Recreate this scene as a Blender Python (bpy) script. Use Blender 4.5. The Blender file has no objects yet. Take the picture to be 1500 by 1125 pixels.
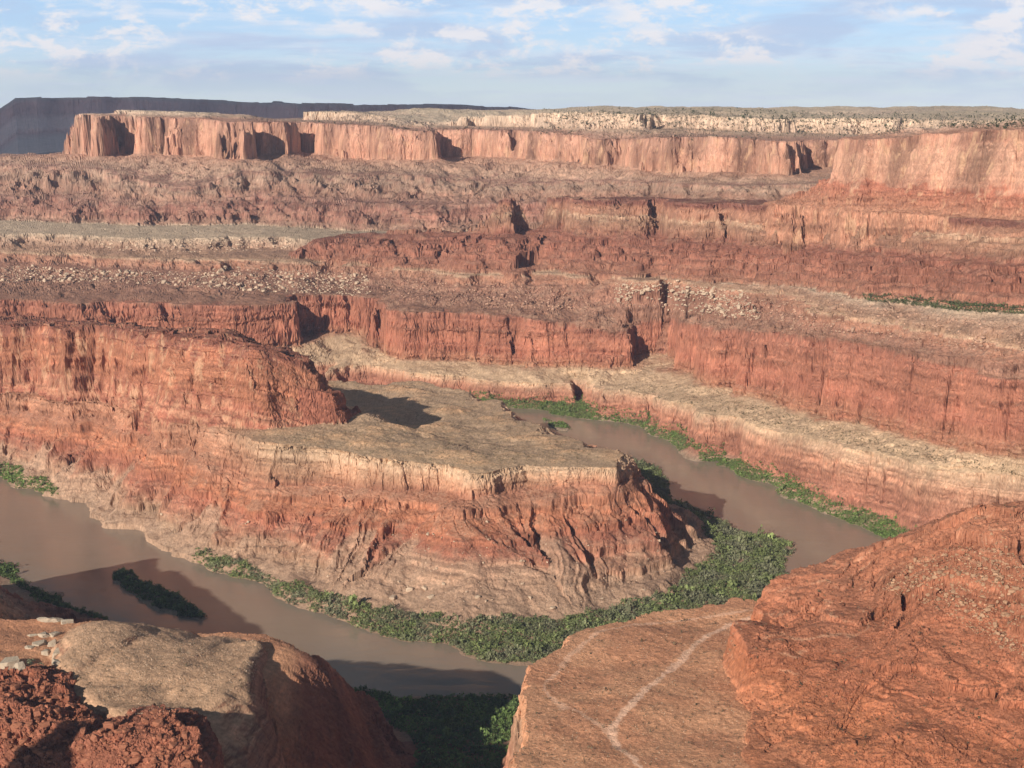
import bpy, math
import numpy as np

sc = bpy.context.scene
# ------------------------------------------------------------------ camera
CAMZ = 600.0
PITCH = math.radians(10.65)
FPX = 2190.0                                  # focal length in pixels of a 1500 wide frame
cam_d = bpy.data.cameras.new("camera")
cam_d.sensor_width = 36.0
cam_d.lens = 36.0 * FPX / 1500.0
cam_d.clip_start = 1.0
cam_d.clip_end = 120000.0
cam = bpy.data.objects.new("camera", cam_d)
sc.collection.objects.link(cam)
cam.location = (0, 0, CAMZ)
cam.rotation_euler = (math.pi / 2 - PITCH, 0, 0)
sc.camera = cam
# ------------------------------------------------------------------ light
SUN_EL = math.radians(23.0)
LDX, LDY = 0.55, 0.835                        # the way shadows run over the ground
SUN_STRENGTH = 5.0
sun_d = bpy.data.lights.new("sun", 'SUN')
sun_d.energy = SUN_STRENGTH
sun_d.angle = math.radians(0.53)
sun_d.color = (1.0, 0.89, 0.76)
sun = bpy.data.objects.new("sun", sun_d)
sc.collection.objects.link(sun)
sun.rotation_euler = (math.pi / 2 - SUN_EL, 0, math.atan2(-LDX, LDY))
sc.view_settings.view_transform = 'Standard'
sc.view_settings.look = 'None'
sc.view_settings.exposure = 0.22
sc.view_settings.gamma = 1.0
world = bpy.data.worlds.new("World")
sc.world = world
world.use_nodes = True


class NT:
    """small helper for node trees"""
    def __init__(s, tree):
        s.t = tree
        s.t.nodes.clear()

    def n(s, kind, ins=None, **kw):
        nd = s.t.nodes.new(kind)
        for k, v in kw.items():
            setattr(nd, k, v)
        for k, v in (ins or {}).items():
            sk = nd.inputs[k]
            if hasattr(v, 'is_output'):
                s.t.links.new(v, sk)
            else:
                sk.default_value = v
        return nd

    def math(s, op, a, b=0.0, c=0.0, clamp=False):
        nd = s.n('ShaderNodeMath', {0: a, 1: b, 2: c}, operation=op, use_clamp=clamp)
        return nd.outputs[0]

    def vmath(s, op, a, b):
        return s.n('ShaderNodeVectorMath', {0: a, 1: b}, operation=op).outputs[0]

    def mix(s, f, a, b, blend='MIX'):
        nd = s.n('ShaderNodeMix', data_type='RGBA', blend_type=blend)
        for k, v in ((0, f), (6, a), (7, b)):
            if hasattr(v, 'is_output'):
                s.t.links.new(v, nd.inputs[k])
            else:
                nd.inputs[k].default_value = v
        return nd.outputs[2]

    def ramp(s, f, pts, interp='LINEAR'):
        nd = s.n('ShaderNodeValToRGB', {0: f})
        cr = nd.color_ramp
        cr.interpolation = interp
        while len(cr.elements) < len(pts):
            cr.elements.new(0.5)
        for e, (p, c) in zip(cr.elements, pts):
            e.position = p
            e.color = (c, c, c, 1) if not hasattr(c, '__len__') else (*c, 1)
        return nd.outputs[0]

    def smooth(s, f, lo, hi):
        return s.n('ShaderNodeMapRange', {0: f, 1: lo, 2: hi}, interpolation_type='SMOOTHSTEP').outputs[0]

    def noise(s, vec, scale, detail=5, rough=0.55, dist=0.0):
        return s.n('ShaderNodeTexNoise', {'Vector': vec, 'Scale': scale, 'Detail': detail,
                                          'Roughness': rough, 'Distortion': dist}).outputs[0]


SKY_STR = 0.10


def build_sky():
    w = NT(world.node_tree)
    out = w.n('ShaderNodeOutputWorld')
    sky = w.n('ShaderNodeTexSky', sky_type='NISHITA')
    sky.sun_disc = False
    sky.sun_elevation = SUN_EL
    sky.sun_rotation = math.atan2(-LDX, -LDY)
    sky.altitude = 1800
    sky.air_density = 1.0
    sky.dust_density = 0.6
    sky.ozone_density = 1.5
    tc = w.n('ShaderNodeTexCoord')
    sep = w.n('ShaderNodeSeparateXYZ', {0: tc.outputs['Generated']})
    pv = w.n('ShaderNodeCombineXYZ', {0: w.math('MULTIPLY', sep.outputs[0], 9.0), 1: w.math('MULTIPLY', sep.outputs[1], 9.0), 2: w.math('MULTIPLY', sep.outputs[2], 42.0)}).outputs[0]
    k = 1.0 / SKY_STR
    n1 = w.noise(w.vmath('MULTIPLY', pv, (.45, .45, .55)), 1.7, 9, 0.60, 0.4)          # grey-blue sheets
    sheet = w.smooth(n1, 0.45, 0.60)
    n2 = w.noise(w.vmath('ADD', w.vmath('MULTIPLY', pv, (1.0, 1.0, .5)), (3.1, 7.7, 0.4)), 3.3, 12, 0.66, 0.15)   # bright puffs
    n3 = w.noise(w.vmath('ADD', w.vmath('MULTIPLY', pv, (.5, .5, .45)), (9.3, 2.2, 1.7)), 1.7, 3, 0.5)
    puff = w.math('MULTIPLY', w.smooth(n2, 0.455, 0.60), w.smooth(n3, 0.36, 0.50))
    n4 = w.noise(w.vmath('ADD', w.vmath('MULTIPLY', pv, (.6, .6, 1.6)), (1.3, 4.2, 2.7)), 2.2, 8, 0.6, 0.2)          # thin white streaks
    streak = w.smooth(n4, 0.43, 0.66)
    hgt = w.smooth(sep.outputs[2], -0.005, 0.055)
    clear = w.mix(hgt, (0.60 * k, 0.74 * k, 0.87 * k, 1), (0.37 * k, 0.57 * k, 0.87 * k, 1))
    base = w.mix(0.70, sky.outputs[0], clear)
    c0 = w.mix(w.math('MULTIPLY', streak, 0.62), base, (0.66 * k, 0.73 * k, 0.84 * k, 1))
    up0 = w.math('MULTIPLY_ADD', w.smooth(sep.outputs[2], 0.0, 0.03), .75, .25)
    c1 = w.mix(w.math('MULTIPLY', w.math('MULTIPLY', sheet, up0), 0.72), c0, (0.44 * k, 0.54 * k, 0.73 * k, 1))
    up = w.smooth(sep.outputs[2], 0.008, 0.028)
    c3 = w.mix(w.math('MULTIPLY', w.math('MULTIPLY', puff, up), 0.9), c1, (0.80 * k, 0.78 * k, 0.80 * k, 1))
    dim = w.math('SUBTRACT', 1.0, w.math('MULTIPLY', w.smooth(sep.outputs[2], 0.065, 0.34), 0.87))
    c3 = w.mix(1.0, c3, w.n('ShaderNodeCombineColor', {0: w.math('MULTIPLY', dim, w.math('SUBTRACT', 1.0, w.math('MULTIPLY', w.smooth(sep.outputs[2], 0.07, 0.4), 0.2))), 1: dim, 2: dim}).outputs[0], 'MULTIPLY')
    bg = w.n('ShaderNodeBackground', {0: c3, 1: SKY_STR})
    w.t.links.new(bg.outputs[0], out.inputs[0])


build_sky()

# ------------------------------------------------------------------ numeric helpers
f32 = np.float32
rng = np.random.default_rng(7)
CP, SP = math.cos(PITCH), math.sin(PITCH)


def ray(px, py):
    u = (px - 750.0) / FPX
    v = (562.5 - py) / FPX
    return np.array([u, CP + v * SP, -SP + v * CP])


def P(px, py, z):
    d = ray(px, py)
    t = (z - CAMZ) / d[2]
    return (d[0] * t, d[1] * t, z)


def PD(px, py, dist):
    d = ray(px, py)
    t = dist / d[1]                              # dist = how far in front of the camera
    return (d[0] * t, d[1] * t, CAMZ + d[2] * t)


def project(x, y, z):
    """world -> pixel of the 1500 frame"""
    dy = y * CP - (z - CAMZ) * SP
    uz = y * SP + (z - CAMZ) * CP
    return 750 + FPX * x / dy, 562.5 - FPX * uz / dy


def blur_tile(a, s):
    n = a.shape[0]
    k = np.fft.fftfreq(n) * n
    kx, ky = np.meshgrid(k, k)
    return np.fft.ifft2(np.fft.fft2(a) * np.exp(-(kx ** 2 + ky ** 2) * s)).real


def fbm_tile(n, beta, kmin, kmax, seed):
    r = np.random.default_rng(seed)
    k = np.fft.fftfreq(n) * n
    kx, ky = np.meshgrid(k, k)
    kk = np.sqrt(kx ** 2 + ky ** 2)
    kk[0, 0] = 1
    amp = kk ** (-beta)
    amp[(kk < kmin) | (kk > kmax)] = 0
    f = np.fft.ifft2(np.fft.fft2(r.standard_normal((n, n))) * amp).real
    f /= f.std()
    return np.clip(f, -3, 3).astype(f32)


def worley_tile(n, cells, seed):
    r = np.random.default_rng(seed)
    jx = r.random((cells, cells)); jy = r.random((cells, cells)); val = r.random((cells, cells)) * 2 - 1
    ys, xs = np.meshgrid(np.arange(n) * cells / n, np.arange(n) * cells / n, indexing='ij')
    cy = np.floor(ys).astype(int); cx = np.floor(xs).astype(int)
    d1 = np.full((n, n), 9.0); d2 = np.full((n, n), 9.0); v = np.zeros((n, n))
    for oy in (-1, 0, 1):
        for ox in (-1, 0, 1):
            a = (cy + oy) % cells; b = (cx + ox) % cells
            dd = np.maximum(np.abs(cy + oy + jy[a, b] - ys), np.abs(cx + ox + jx[a, b] - xs)) * 0.6 \
                + 0.4 * np.hypot(cy + oy + jy[a, b] - ys, cx + ox + jx[a, b] - xs)
            m = dd < d1
            d2 = np.where(m, d1, np.minimum(d2, dd))
            v = np.where(m, val[a, b], v)
            d1 = np.where(m, dd, d1)
    return v.astype(f32), (d2 - d1).astype(f32)


T_FBM = fbm_tile(1024, 1.9, 2, 500, 1)          # period 1 -> features from 1/2 down
T_FBM2 = fbm_tile(1024, 1.55, 4, 500, 2)        # rougher
T_MID = fbm_tile(1024, 1.0, 6, 40, 3)
T_GUL = fbm_tile(1024, .8, 4, 14, 8)
T_SM = fbm_tile(1024, 2.0, 3, 64, 6)            # smooth, no fine grain
T_WV, T_WE = worley_tile(1024, 40, 4)
T_WV2, T_WE2 = worley_tile(1024, 40, 5)


def samp(T, u, v):
    n = T.shape[0]
    u = u * n; v = v * n
    iu = np.floor(u); iv = np.floor(v)
    fu = (u - iu).astype(f32); fv = (v - iv).astype(f32)
    iu = iu.astype(np.int32) & (n - 1); iv = iv.astype(np.int32) & (n - 1)
    iu1 = (iu + 1) & (n - 1); iv1 = (iv + 1) & (n - 1)
    a = T[iv, iu] * (1 - fu) + T[iv, iu1] * fu
    b = T[iv1, iu] * (1 - fu) + T[iv1, iu1] * fu
    return a * (1 - fv) + b * fv


def rot(x, y, deg, scale, ox=0.0, oy=0.0):
    c, s = math.cos(math.radians(deg)) / scale, math.sin(math.radians(deg)) / scale
    return x * c - y * s + ox, x * s + y * c + oy


def sstep(x, a, b):
    t = np.clip((x - a) / (b - a), 0, 1)
    return t * t * (3 - 2 * t)


def vnoise3(x, y, z, lam, seed=0, T=None):
    """cheap 3-D looking noise: two skewed slices of a tile, lam = size of the tile in metres"""
    T = T_FBM2 if T is None else T
    a = samp(T, (x + 0.83 * z) / lam + seed * .37, (y + 0.61 * z) / lam + seed * .71)
    b = samp(T, (x * .6 - y * .8 - 0.77 * z) / lam + seed * .13 + .5, (x * .8 + y * .6 + 0.7 * z) / lam + seed * .29)
    return (a + b) * 0.7


# ------------------------------------------------------------------ contours (pixel x, pixel y, elevation)
def W(x, y, z, a=1.0):
    return ('w', x, y, z, a)


DSC = [1.0]


def to_world(pts):
    o = []
    for p in pts:
        if p[0] == 'w':
            o.append((p[1], p[2], p[3], p[4]))
        elif p[0] == 'd':                      # ('d', px, py, distance)
            q = PD(p[1], p[2], p[3] * DSC[0]); o.append((*q, p[4] if len(p) > 4 else 1.0))
        else:
            q = P(p[0], p[1], p[2]); o.append((*q, p[3] if len(p) > 3 else 1.0))
    return np.array(o, dtype=np.float64)


def far_close(pts):
    """close an open line that runs left to right, with its inside on the far side"""
    w = to_world(pts)
    l, r = w[0], w[-1]
    ext = [(9000, r[1] + 300, r[2], r[3]), (9000, 40000, r[2], 1), (-12000, 40000, l[2], 1), (-12000, l[1] + 300, l[2], l[3])]
    return np.vstack([w, np.array(ext)])


def near_close(pts):
    w = to_world(pts)
    l, r = w[0], w[-1]
    ext = [(6000, r[1], r[2], r[3]), (6000, -900, r[2], 1), (-6000, -900, l[2], 1), (-6000, l[1], l[2], l[3])]
    return np.vstack([w, np.array(ext)])


def closed(pts):
    return to_world(pts)


# ---- G: the gooseneck mesa inside the river's bend
G0 = closed([(-500, 640, 0), (-200, 665, 0), (0, 703, 0), (80, 727, 0), (130, 745, 0), (200, 785, 0), (280, 822, 0), (350, 850, 0), (420, 880, 0),
             (500, 910, 0), (550, 930, 0), (613, 943, 0), (667, 957, 0), (713, 967, 0), (797, 973, 0), (900, 968, 0), (1000, 950, 0),
             (1100, 908, 0), (1150, 870, 0), (1170, 837, 0), (1170, 813, 0), (1157, 793, 0), (1100, 775, 0), (1044, 757, 0), (1020, 744, 0),
             (990, 730, 0), (979, 716, 0), (982, 704, 0), (978, 692, 0), (960, 682, 0), (912, 668, 0), (880, 657, 0), (840, 643, 0),
             (790, 628, 0), (740, 612, 0), (700, 604, 0), (640, 599, 0), (560, 594, 0), (480, 590, 0), (300, 586, 0), (0, 580, 0), (-500, 570, 0)])
G1 = closed([(-500, 630, 6), (-200, 655, 6), (0, 692, 6), (80, 719, 6), (130, 740, 6), (200, 780, 6), (280, 815, 6), (380, 842, 6), (420, 863, 7),
             (500, 888, 8), (560, 900, 8), (640, 911, 8), (740, 915, 8), (820, 915, 8), (870, 905, 8), (930, 891, 8), (975, 880, 8), (1000, 855, 8),
             (1023, 837, 8), (1050, 800, 8), (1030, 783, 8), (1000, 764, 8), (980, 751, 8), (948, 741, 8), (936, 727, 8), (915, 705, 8),
             (890, 680, 8), (850, 660, 8), (790, 635, 8), (740, 615, 8), (690, 603, 8), (600, 597, 8), (400, 588, 8), (0, 578, 8), (-500, 568, 8)])
G2 = closed([(-500, 570, 60), (-200, 583, 68), (0, 602, 78), (67, 606, 88), (150, 617, 100), (207, 630, 108), (243, 650, 104), (293, 668, 106), (367, 700, 90),
             (433, 715, 88), (500, 715, 95), (567, 712, 102), (633, 722, 100), (687, 726, 111), (733, 722, 105), (770, 717, 108), (833, 710, 114),
             (900, 706, 117), (925, 703, 112), (930, 690, 105), (900, 668, 90), (860, 655, 80), (800, 638, 65), (760, 620, 55), (730, 600, 45),
             (700, 588, 40), (630, 578, 38), (400, 566, 40), (0, 556, 40), (-500, 545, 40)])
G3 = closed([(-500, 545, 85), (-200, 560, 96), (0, 577, 107), (67, 582, 113), (133, 590, 120), (200, 605, 130), (250, 618, 138), (313, 627, 142), (367, 643, 142),
             (433, 655, 141), (500, 664, 139), (567, 672, 138), (640, 680, 137), (685, 695, 136), (705, 698, 136), (733, 687, 136), (770, 682, 136),
             (823, 682, 136), (877, 684, 136), (903, 683, 136), (911, 662, 136), (863, 650, 122), (833, 640, 112), (797, 630, 103), (780, 618, 95),
             (757, 613, 92), (752, 603, 85), (730, 602, 83), (723, 588, 75), (690, 586, 74), (688, 578, 68), (660, 568, 64), (630, 561, 62),
             (590, 560, 60), (540, 561, 60), (400, 556, 60), (0, 546, 60), (-500, 535, 60)])
G4 = closed([(-500, 540, 90), (-200, 556, 100), (0, 573, 110), (67, 578, 116), (133, 586, 123), (200, 601, 133), (250, 614, 141), (313, 624, 144), (367, 631, 140),
             (440, 635, 134), (500, 632, 130), (517, 629, 129), (512, 606, 110), (480, 580, 90), (430, 566, 78), (300, 556, 72), (0, 550, 70), (-500, 540, 70)])
G5 = closed([('d', -500, 445, 2950), ('d', -200, 462, 2760), ('d', 0, 480, 2565), ('d', 67, 477, 2480), ('d', 150, 481, 2395), ('d', 230, 489, 2262), ('d', 300, 497, 2165), ('d', 350, 503, 2130),
             ('d', 385, 506, 2135), ('d', 390, 511, 2137), ('d', 420, 516, 2140), ('d', 446, 521, 2146), ('d', 452, 529, 2150), ('d', 464, 531, 2156), ('d', 467, 540, 2200), ('d', 452, 526, 2320), ('d', 420, 512, 2420), ('d', 330, 493, 2480),
             ('d', 230, 482, 2520), ('d', 100, 468, 2620), ('d', 0, 462, 2750), ('d', -200, 452, 2900), ('d', -500, 440, 3050)])
# the low prow at the butte's end
G5b = closed([('d', 440, 562, 2122), ('d', 468, 566, 2128), ('d', 493, 570, 2134), ('d', 499, 580, 2140), ('d', 498, 582, 2180), ('d', 480, 564, 2210), ('d', 440, 556, 2195)])

# ---- F: the far side of the river, step by step up to the plain
F0 = far_close([(-700, 565, 0), (-400, 568, 0), (0, 573, 0), (300, 579, 0), (480, 584, 0), (600, 588, 0), (680, 593, 0), (733, 598, 0), (780, 603, 0), (820, 609, 0),
                (888, 615, 0), (940, 630, 0), (1000, 658, 0), (1040, 678, 0), (1080, 696, 0), (1127, 714, 0), (1207, 750, 0), (1253, 771, 0),
                (1290, 788, 0), (1400, 838, 0), (1500, 882, 0), (1800, 1000, 0)])
F1 = far_close([(-700, 516, 46), (-400, 520, 46), (0, 525, 46), (300, 529, 46), (470, 531, 46), (486, 530, 46), (492, 545, 38), (510, 545, 38), (513, 533, 46), (600, 545, 46), (700, 556, 45), (790, 563, 45), (834, 565, 45),
                (838, 556, 47), (868, 558, 50), (888, 568, 53), (960, 583, 61), (1020, 599, 68), (1100, 622, 77), (1200, 648, 90), (1300, 669, 101),
                (1400, 690, 111), (1500, 705, 118), (1800, 750, 132)])
F2 = far_close([(-700, 505, 70), (-400, 508, 70), (0, 513, 70), (200, 515, 70), (330, 516, 70), (430, 513, 70), (438, 510, 70), (441, 492, 84), (475, 480, 95), (520, 484, 92),
                (540, 500, 78), (547, 521, 62), (640, 527, 62), (740, 533, 66), (850, 538, 72), (905, 541, 75), (924, 541, 76), (929, 520, 90), (960, 512, 98), (990, 528, 92), (1000, 545, 84), (1015, 550, 85),
                (1070, 570, 93), (1130, 590, 100), (1250, 621, 115), (1370, 649, 130), (1500, 673, 142), (1800, 720, 160)])
F3 = far_close([(-700, 418, 172), (-400, 424, 172), (-100, 432, 170), (0, 438, 170), (130, 447, 168), (140, 440, 172), (165, 441, 172), (175, 450, 166), (300, 452, 166), (400, 457, 165), (430, 466, 160), (436, 455, 165),
                (445, 440, 172), (480, 433, 172), (510, 436, 170), (522, 441, 170), (530, 446, 168), (536, 440, 170), (548, 456, 158), (620, 456, 162), (700, 460, 163),
                (780, 466, 160), (850, 477, 152), (900, 486, 146), (923, 496, 136), (926, 481, 142), (950, 468, 160), (990, 466, 172), (1015, 476, 178), (1060, 481, 188),
                (1100, 485, 202), (1200, 494, 225), (1300, 509, 238), (1380, 521, 248), (1450, 530, 255), (1500, 534, 258), (1800, 575, 275)])
F5 = far_close([(-700, 350, 226), (-400, 358, 226), (0, 369, 225), (73, 372, 224), (167, 377, 223), (273, 381, 222), (306, 384, 221), (312, 378, 226), (325, 380, 224),
                (433, 385, 220), (500, 385, 219), (567, 391, 217), (633, 398, 216), (667, 402, 216), (720, 404, 217), (762, 405, 218), (768, 397, 222),
                (800, 400, 226), (847, 403, 230), (900, 406, 234), (1000, 412, 244), (1077, 416, 253), (1187, 423, 270), (1247, 438, 285), (1333, 444, 293),
                (1417, 454, 302), (1500, 460, 310), (1800, 500, 340)])
F6 = far_close([(-700, 330, 262), (-400, 336, 262), (-100, 342, 262), (20, 344, 262), (40, 341, 264), (133, 345, 262), (200, 349, 260), (267, 350, 260), (327, 348, 261), (340, 344, 264), (360, 346, 262),
                (450, 350, 260), (600, 350, 260), (800, 348, 260), (1100, 348, 260), (1500, 348, 262), (1800, 348, 262)])

# ---- H: the layered red hill on the right
H0 = closed([(405, 383, 217), (500, 383, 222), (600, 391, 221), (700, 399, 221), (735, 401, 222), (756, 403, 223), (782, 394, 229), (822, 391, 234), (850, 400, 234), (905, 405, 237), (945, 403, 241), (962, 398, 247), (985, 407, 246), (1040, 411, 251), (1060, 404, 258), (1085, 412, 257), (1150, 416, 267), (1165, 411, 274),
             (1195, 420, 274), (1250, 432, 290), (1350, 440, 298), (1500, 452, 314), (1900, 500, 350), W(5000, 2500, 300), W(5000, 5200, 280),
             (1200, 344, 262), (900, 347, 260), (700, 350, 258), (560, 354, 254), (430, 364, 236)])
H1 = closed([(430, 370, 240), (470, 352, 264), (500, 346, 273), (560, 350, 272), (640, 345, 280), (690, 342, 287), (735, 342, 291), (753, 344, 292), (776, 335, 298), (818, 334, 302), (845, 345, 299), (900, 349, 299), (940, 348, 302), (958, 340, 307), (985, 352, 303), (1040, 358, 305), (1058, 351, 312), (1082, 361, 309), (1150, 364, 320), (1165, 357, 326), (1195, 368, 326),
             (1250, 369, 336), (1300, 372, 345), (1500, 388, 362), (1900, 420, 390), W(5000, 2600, 360), W(5000, 4900, 330), (1200, 334, 300), (900, 336, 296), (760, 337, 292), (640, 342, 279), (500, 343, 272)])
H2 = closed([(730, 312, 339), (752, 313, 340), (778, 306, 346), (818, 306, 347), (848, 314, 343), (900, 317, 344), (940, 316, 346), (958, 311, 350), (985, 321, 346), (1040, 325, 349), (1058, 320, 354), (1082, 328, 351), (1150, 330, 358), (1200, 332, 362), (1330, 338, 382), (1500, 349, 396), (1900, 375, 420),
             W(5000, 2700, 400), W(5000, 4700, 380), (1200, 316, 350), (900, 310, 345), (770, 305, 342)])
H3 = closed([(756, 291, 371), (800, 291, 374), (850, 291, 376), (920, 293, 380), (1000, 297, 383), (1100, 301, 391), (1180, 304, 400), (1300, 313, 410), (1400, 319, 414), (1500, 324, 418),
             (1900, 350, 440), W(5000, 2800, 420), W(5000, 4600, 400), (1200, 296, 392), (900, 287, 378), (780, 286, 372)])

# ---- M: the far sandstone wall with its three promontories
M0 = closed([(-900, 318, 258), (-300, 320, 260), (0, 323, 265), (100, 327, 265), (267, 330, 265), (350, 329, 265), (500, 336, 264), (620, 341, 262), (680, 337, 264), (740, 330, 275), (800, 330, 290),
                (900, 328, 305), (1000, 330, 320), (1100, 332, 325), (1200, 335, 330), (1350, 330, 340), (1800, 330, 340), W(9000, 3500, 340), W(9000, 40000, 340), W(600, 40000, 300), W(-1300, 7600, 262), W(-2600, 6500, 258), W(-5000, 5900, 258)])
M1 = closed([W(-4200, 5000, 328), ('d', -200, 286, 4700), ('d', 0, 287, 4520), ('d', 70, 288, 4470), ('d', 130, 291, 4400), ('d', 170, 299, 4330), ('d', 215, 302, 4270), ('d', 285, 300, 4290), ('d', 330, 290, 4300), ('d', 420, 288, 4320),
                ('d', 500, 294, 4230), ('d', 600, 300, 4130), ('d', 690, 300, 4130), ('d', 740, 297, 4110), ('d', 800, 296, 4000), ('d', 900, 293, 3800), ('d', 1000, 295, 3560), ('d', 1100, 296, 3430), ('d', 1200, 296, 3350), ('d', 1800, 296, 3300), W(9000, 3300, 370), W(9000, 40000, 370), W(500, 40000, 330), W(-1150, 7200, 330), W(-2300, 6000, 330), W(-4400, 5350, 330)])
M2 = closed([W(-4000, 5100, 402), ('d', -200, 240, 5050), ('d', 0, 243, 4860), ('d', 60, 243, 4780), ('d', 143, 247, 4640), ('d', 175, 253, 4560), ('d', 233, 268, 4410), ('d', 275, 279, 4350), ('d', 300, 264, 4370), ('d', 333, 254, 4410), ('d', 383, 250, 4430),
                ('d', 440, 252, 4500), ('d', 493, 257, 4480), ('d', 560, 254, 4450), ('d', 600, 256, 4390), ('d', 640, 260, 4370), ('d', 680, 264, 4390), ('d', 720, 265, 4380), ('d', 760, 268, 4290), ('d', 800, 268, 4230), ('d', 860, 264, 4090), ('d', 930, 266, 3890),
                ('d', 1000, 270, 3690), ('d', 1100, 272, 3560), ('d', 1170, 270, 3480), ('d', 1220, 268, 3480), ('d', 1800, 268, 3450), W(9000, 3450, 410), W(9000, 40000, 410), W(450, 40000, 402), W(-1050, 7000, 402), W(-2200, 5750, 402), W(-4000, 5250, 402)])
DSC[0] = 1.03
M3 = closed([('d', 100, 232, 5900), ('d', 116, 226, 5250), ('d', 121, 224, 4900), ('d', 160, 229, 4740), ('d', 168, 227, 4800), ('d', 177, 226, 4880), ('d', 207, 223, 4880), ('d', 215, 224, 4770), ('d', 300, 228, 4645), ('d', 357, 234, 4445),
             ('d', 363, 230, 4520), ('d', 371, 228, 4620), ('d', 385, 225, 4640), ('d', 424, 224, 4600), ('d', 430, 221, 4690), ('d', 438, 220, 4800), ('d', 452, 222, 4800), ('d', 475, 229, 4690), ('d', 500, 232, 4595), ('d', 560, 233, 4545),
             ('d', 632, 234, 4485), ('d', 636, 231, 4580), ('d', 641, 231, 4720), ('d', 690, 227, 4740), ('d', 720, 229, 4650), ('d', 800, 234, 4450), ('d', 860, 238, 4250), ('d', 925, 243, 4040), ('d', 940, 247, 3930), ('d', 985, 252, 3800),
             ('d', 1050, 251, 3760), ('d', 1160, 256, 3580), ('d', 1162, 251, 3700), ('d', 1180, 247, 3790), ('d', 1210, 244, 3820), ('d', 1300, 244, 3800), ('d', 1800, 244, 3800),
             W(9000, 5000, 430), W(9000, 30000, 430), W(-200, 30000, 430), W(-200, 7800, 430), W(-1400, 6600, 430)])
M4 = closed([('d', 120, 168, 5900), ('d', 122, 167, 5250), ('d', 127, 167, 4915), ('d', 160, 171, 4752), ('d', 168, 170, 4815), ('d', 178, 170, 4895), ('d', 207, 170, 4897), ('d', 217, 172, 4788), ('d', 300, 174, 4665), ('d', 354, 180, 4458),
             ('d', 359, 180, 4540), ('d', 369, 179, 4638), ('d', 385, 178, 4658), ('d', 421, 178, 4618), ('d', 427, 179, 4710), ('d', 436, 180, 4820), ('d', 454, 180, 4820), ('d', 475, 182, 4710), ('d', 500, 182, 4610), ('d', 560, 184, 4570),
             ('d', 629, 193, 4500), ('d', 632, 192, 4600), ('d', 639, 190, 4740), ('d', 690, 189, 4760), ('d', 720, 190, 4670), ('d', 800, 193, 4490), ('d', 860, 202, 4280), ('d', 925, 206, 4070), ('d', 945, 201, 3960), ('d', 985, 202, 3830),
             ('d', 1050, 199, 3790), ('d', 1156, 208, 3605), ('d', 1159, 207, 3730), ('d', 1180, 206, 3820), ('d', 1210, 205, 3850), ('d', 1300, 205, 3830), ('d', 1800, 205, 3830),
             W(9000, 5100, 530), W(9000, 30000, 530), W(0, 30000, 530), W(-100, 7900, 530), W(-1300, 6500, 530)])
M5 = closed([('d', 170, 167, 5250), ('d', 190, 168, 4990), ('d', 235, 169, 4900), ('d', 310, 170, 4760), ('d', 322, 169, 4900), ('d', 300, 167, 5300)]) , \
     closed([('d', 442, 180, 5450), ('d', 450, 176, 5350), ('d', 500, 176, 4950), ('d', 560, 177, 4780), ('d', 600, 183, 4700), ('d', 612, 185, 4900), ('d', 640, 184, 5250), ('d', 665, 186, 5200), ('d', 700, 184, 5000), ('d', 760, 186, 4800), ('d', 785, 185, 4800),
             ('d', 790, 187, 4620), ('d', 860, 189, 4500), ('d', 940, 189, 4280), ('d', 955, 186, 4450), ('d', 1000, 188, 4400), ('d', 1080, 191, 4250), ('d', 1145, 195, 4100), ('d', 1152, 193, 4280), ('d', 1230, 197, 4200), ('d', 1308, 199, 4100),
             ('d', 1312, 195, 4300), ('d', 1400, 192, 4150), ('d', 1500, 190, 4000), ('d', 1800, 190, 3900),
             W(9000, 5300, 540), W(9000, 29000, 540), W(300, 29000, 540), W(200, 8200, 540), W(-600, 6800, 540)])
M6 = closed([('d', 185, 162, 5200), ('d', 200, 161, 5080), ('d', 240, 163, 4990), ('d', 300, 167, 4860), ('d', 300, 165, 5200)]), \
     closed([('d', 444, 165, 5500), ('d', 452, 163, 5400), ('d', 500, 164, 5050), ('d', 560, 166, 4880), ('d', 596, 178, 4800), ('d', 606, 178, 5000), ('d', 636, 181, 5420), ('d', 655, 179, 5350), ('d', 680, 173, 5150), ('d', 705, 168, 5050), ('d', 730, 170, 4900), ('d', 768, 170, 4860), ('d', 784, 168, 4860),
             ('d', 792, 166, 4720), ('d', 860, 163, 4600), ('d', 945, 168, 4330), ('d', 955, 168, 4520), ('d', 1000, 167, 4470), ('d', 1080, 171, 4300), ('d', 1143, 175, 4150), ('d', 1152, 173, 4360), ('d', 1230, 173, 4260), ('d', 1306, 173, 4140),
             ('d', 1313, 174, 4380), ('d', 1400, 176, 4250), ('d', 1500, 176, 4100), ('d', 1800, 176, 4000),
             W(9000, 5400, 565), W(9000, 28000, 565), W(500, 28000, 565), W(400, 8400, 565), W(-400, 6900, 565)])

DSC[0] = 1.0
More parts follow.
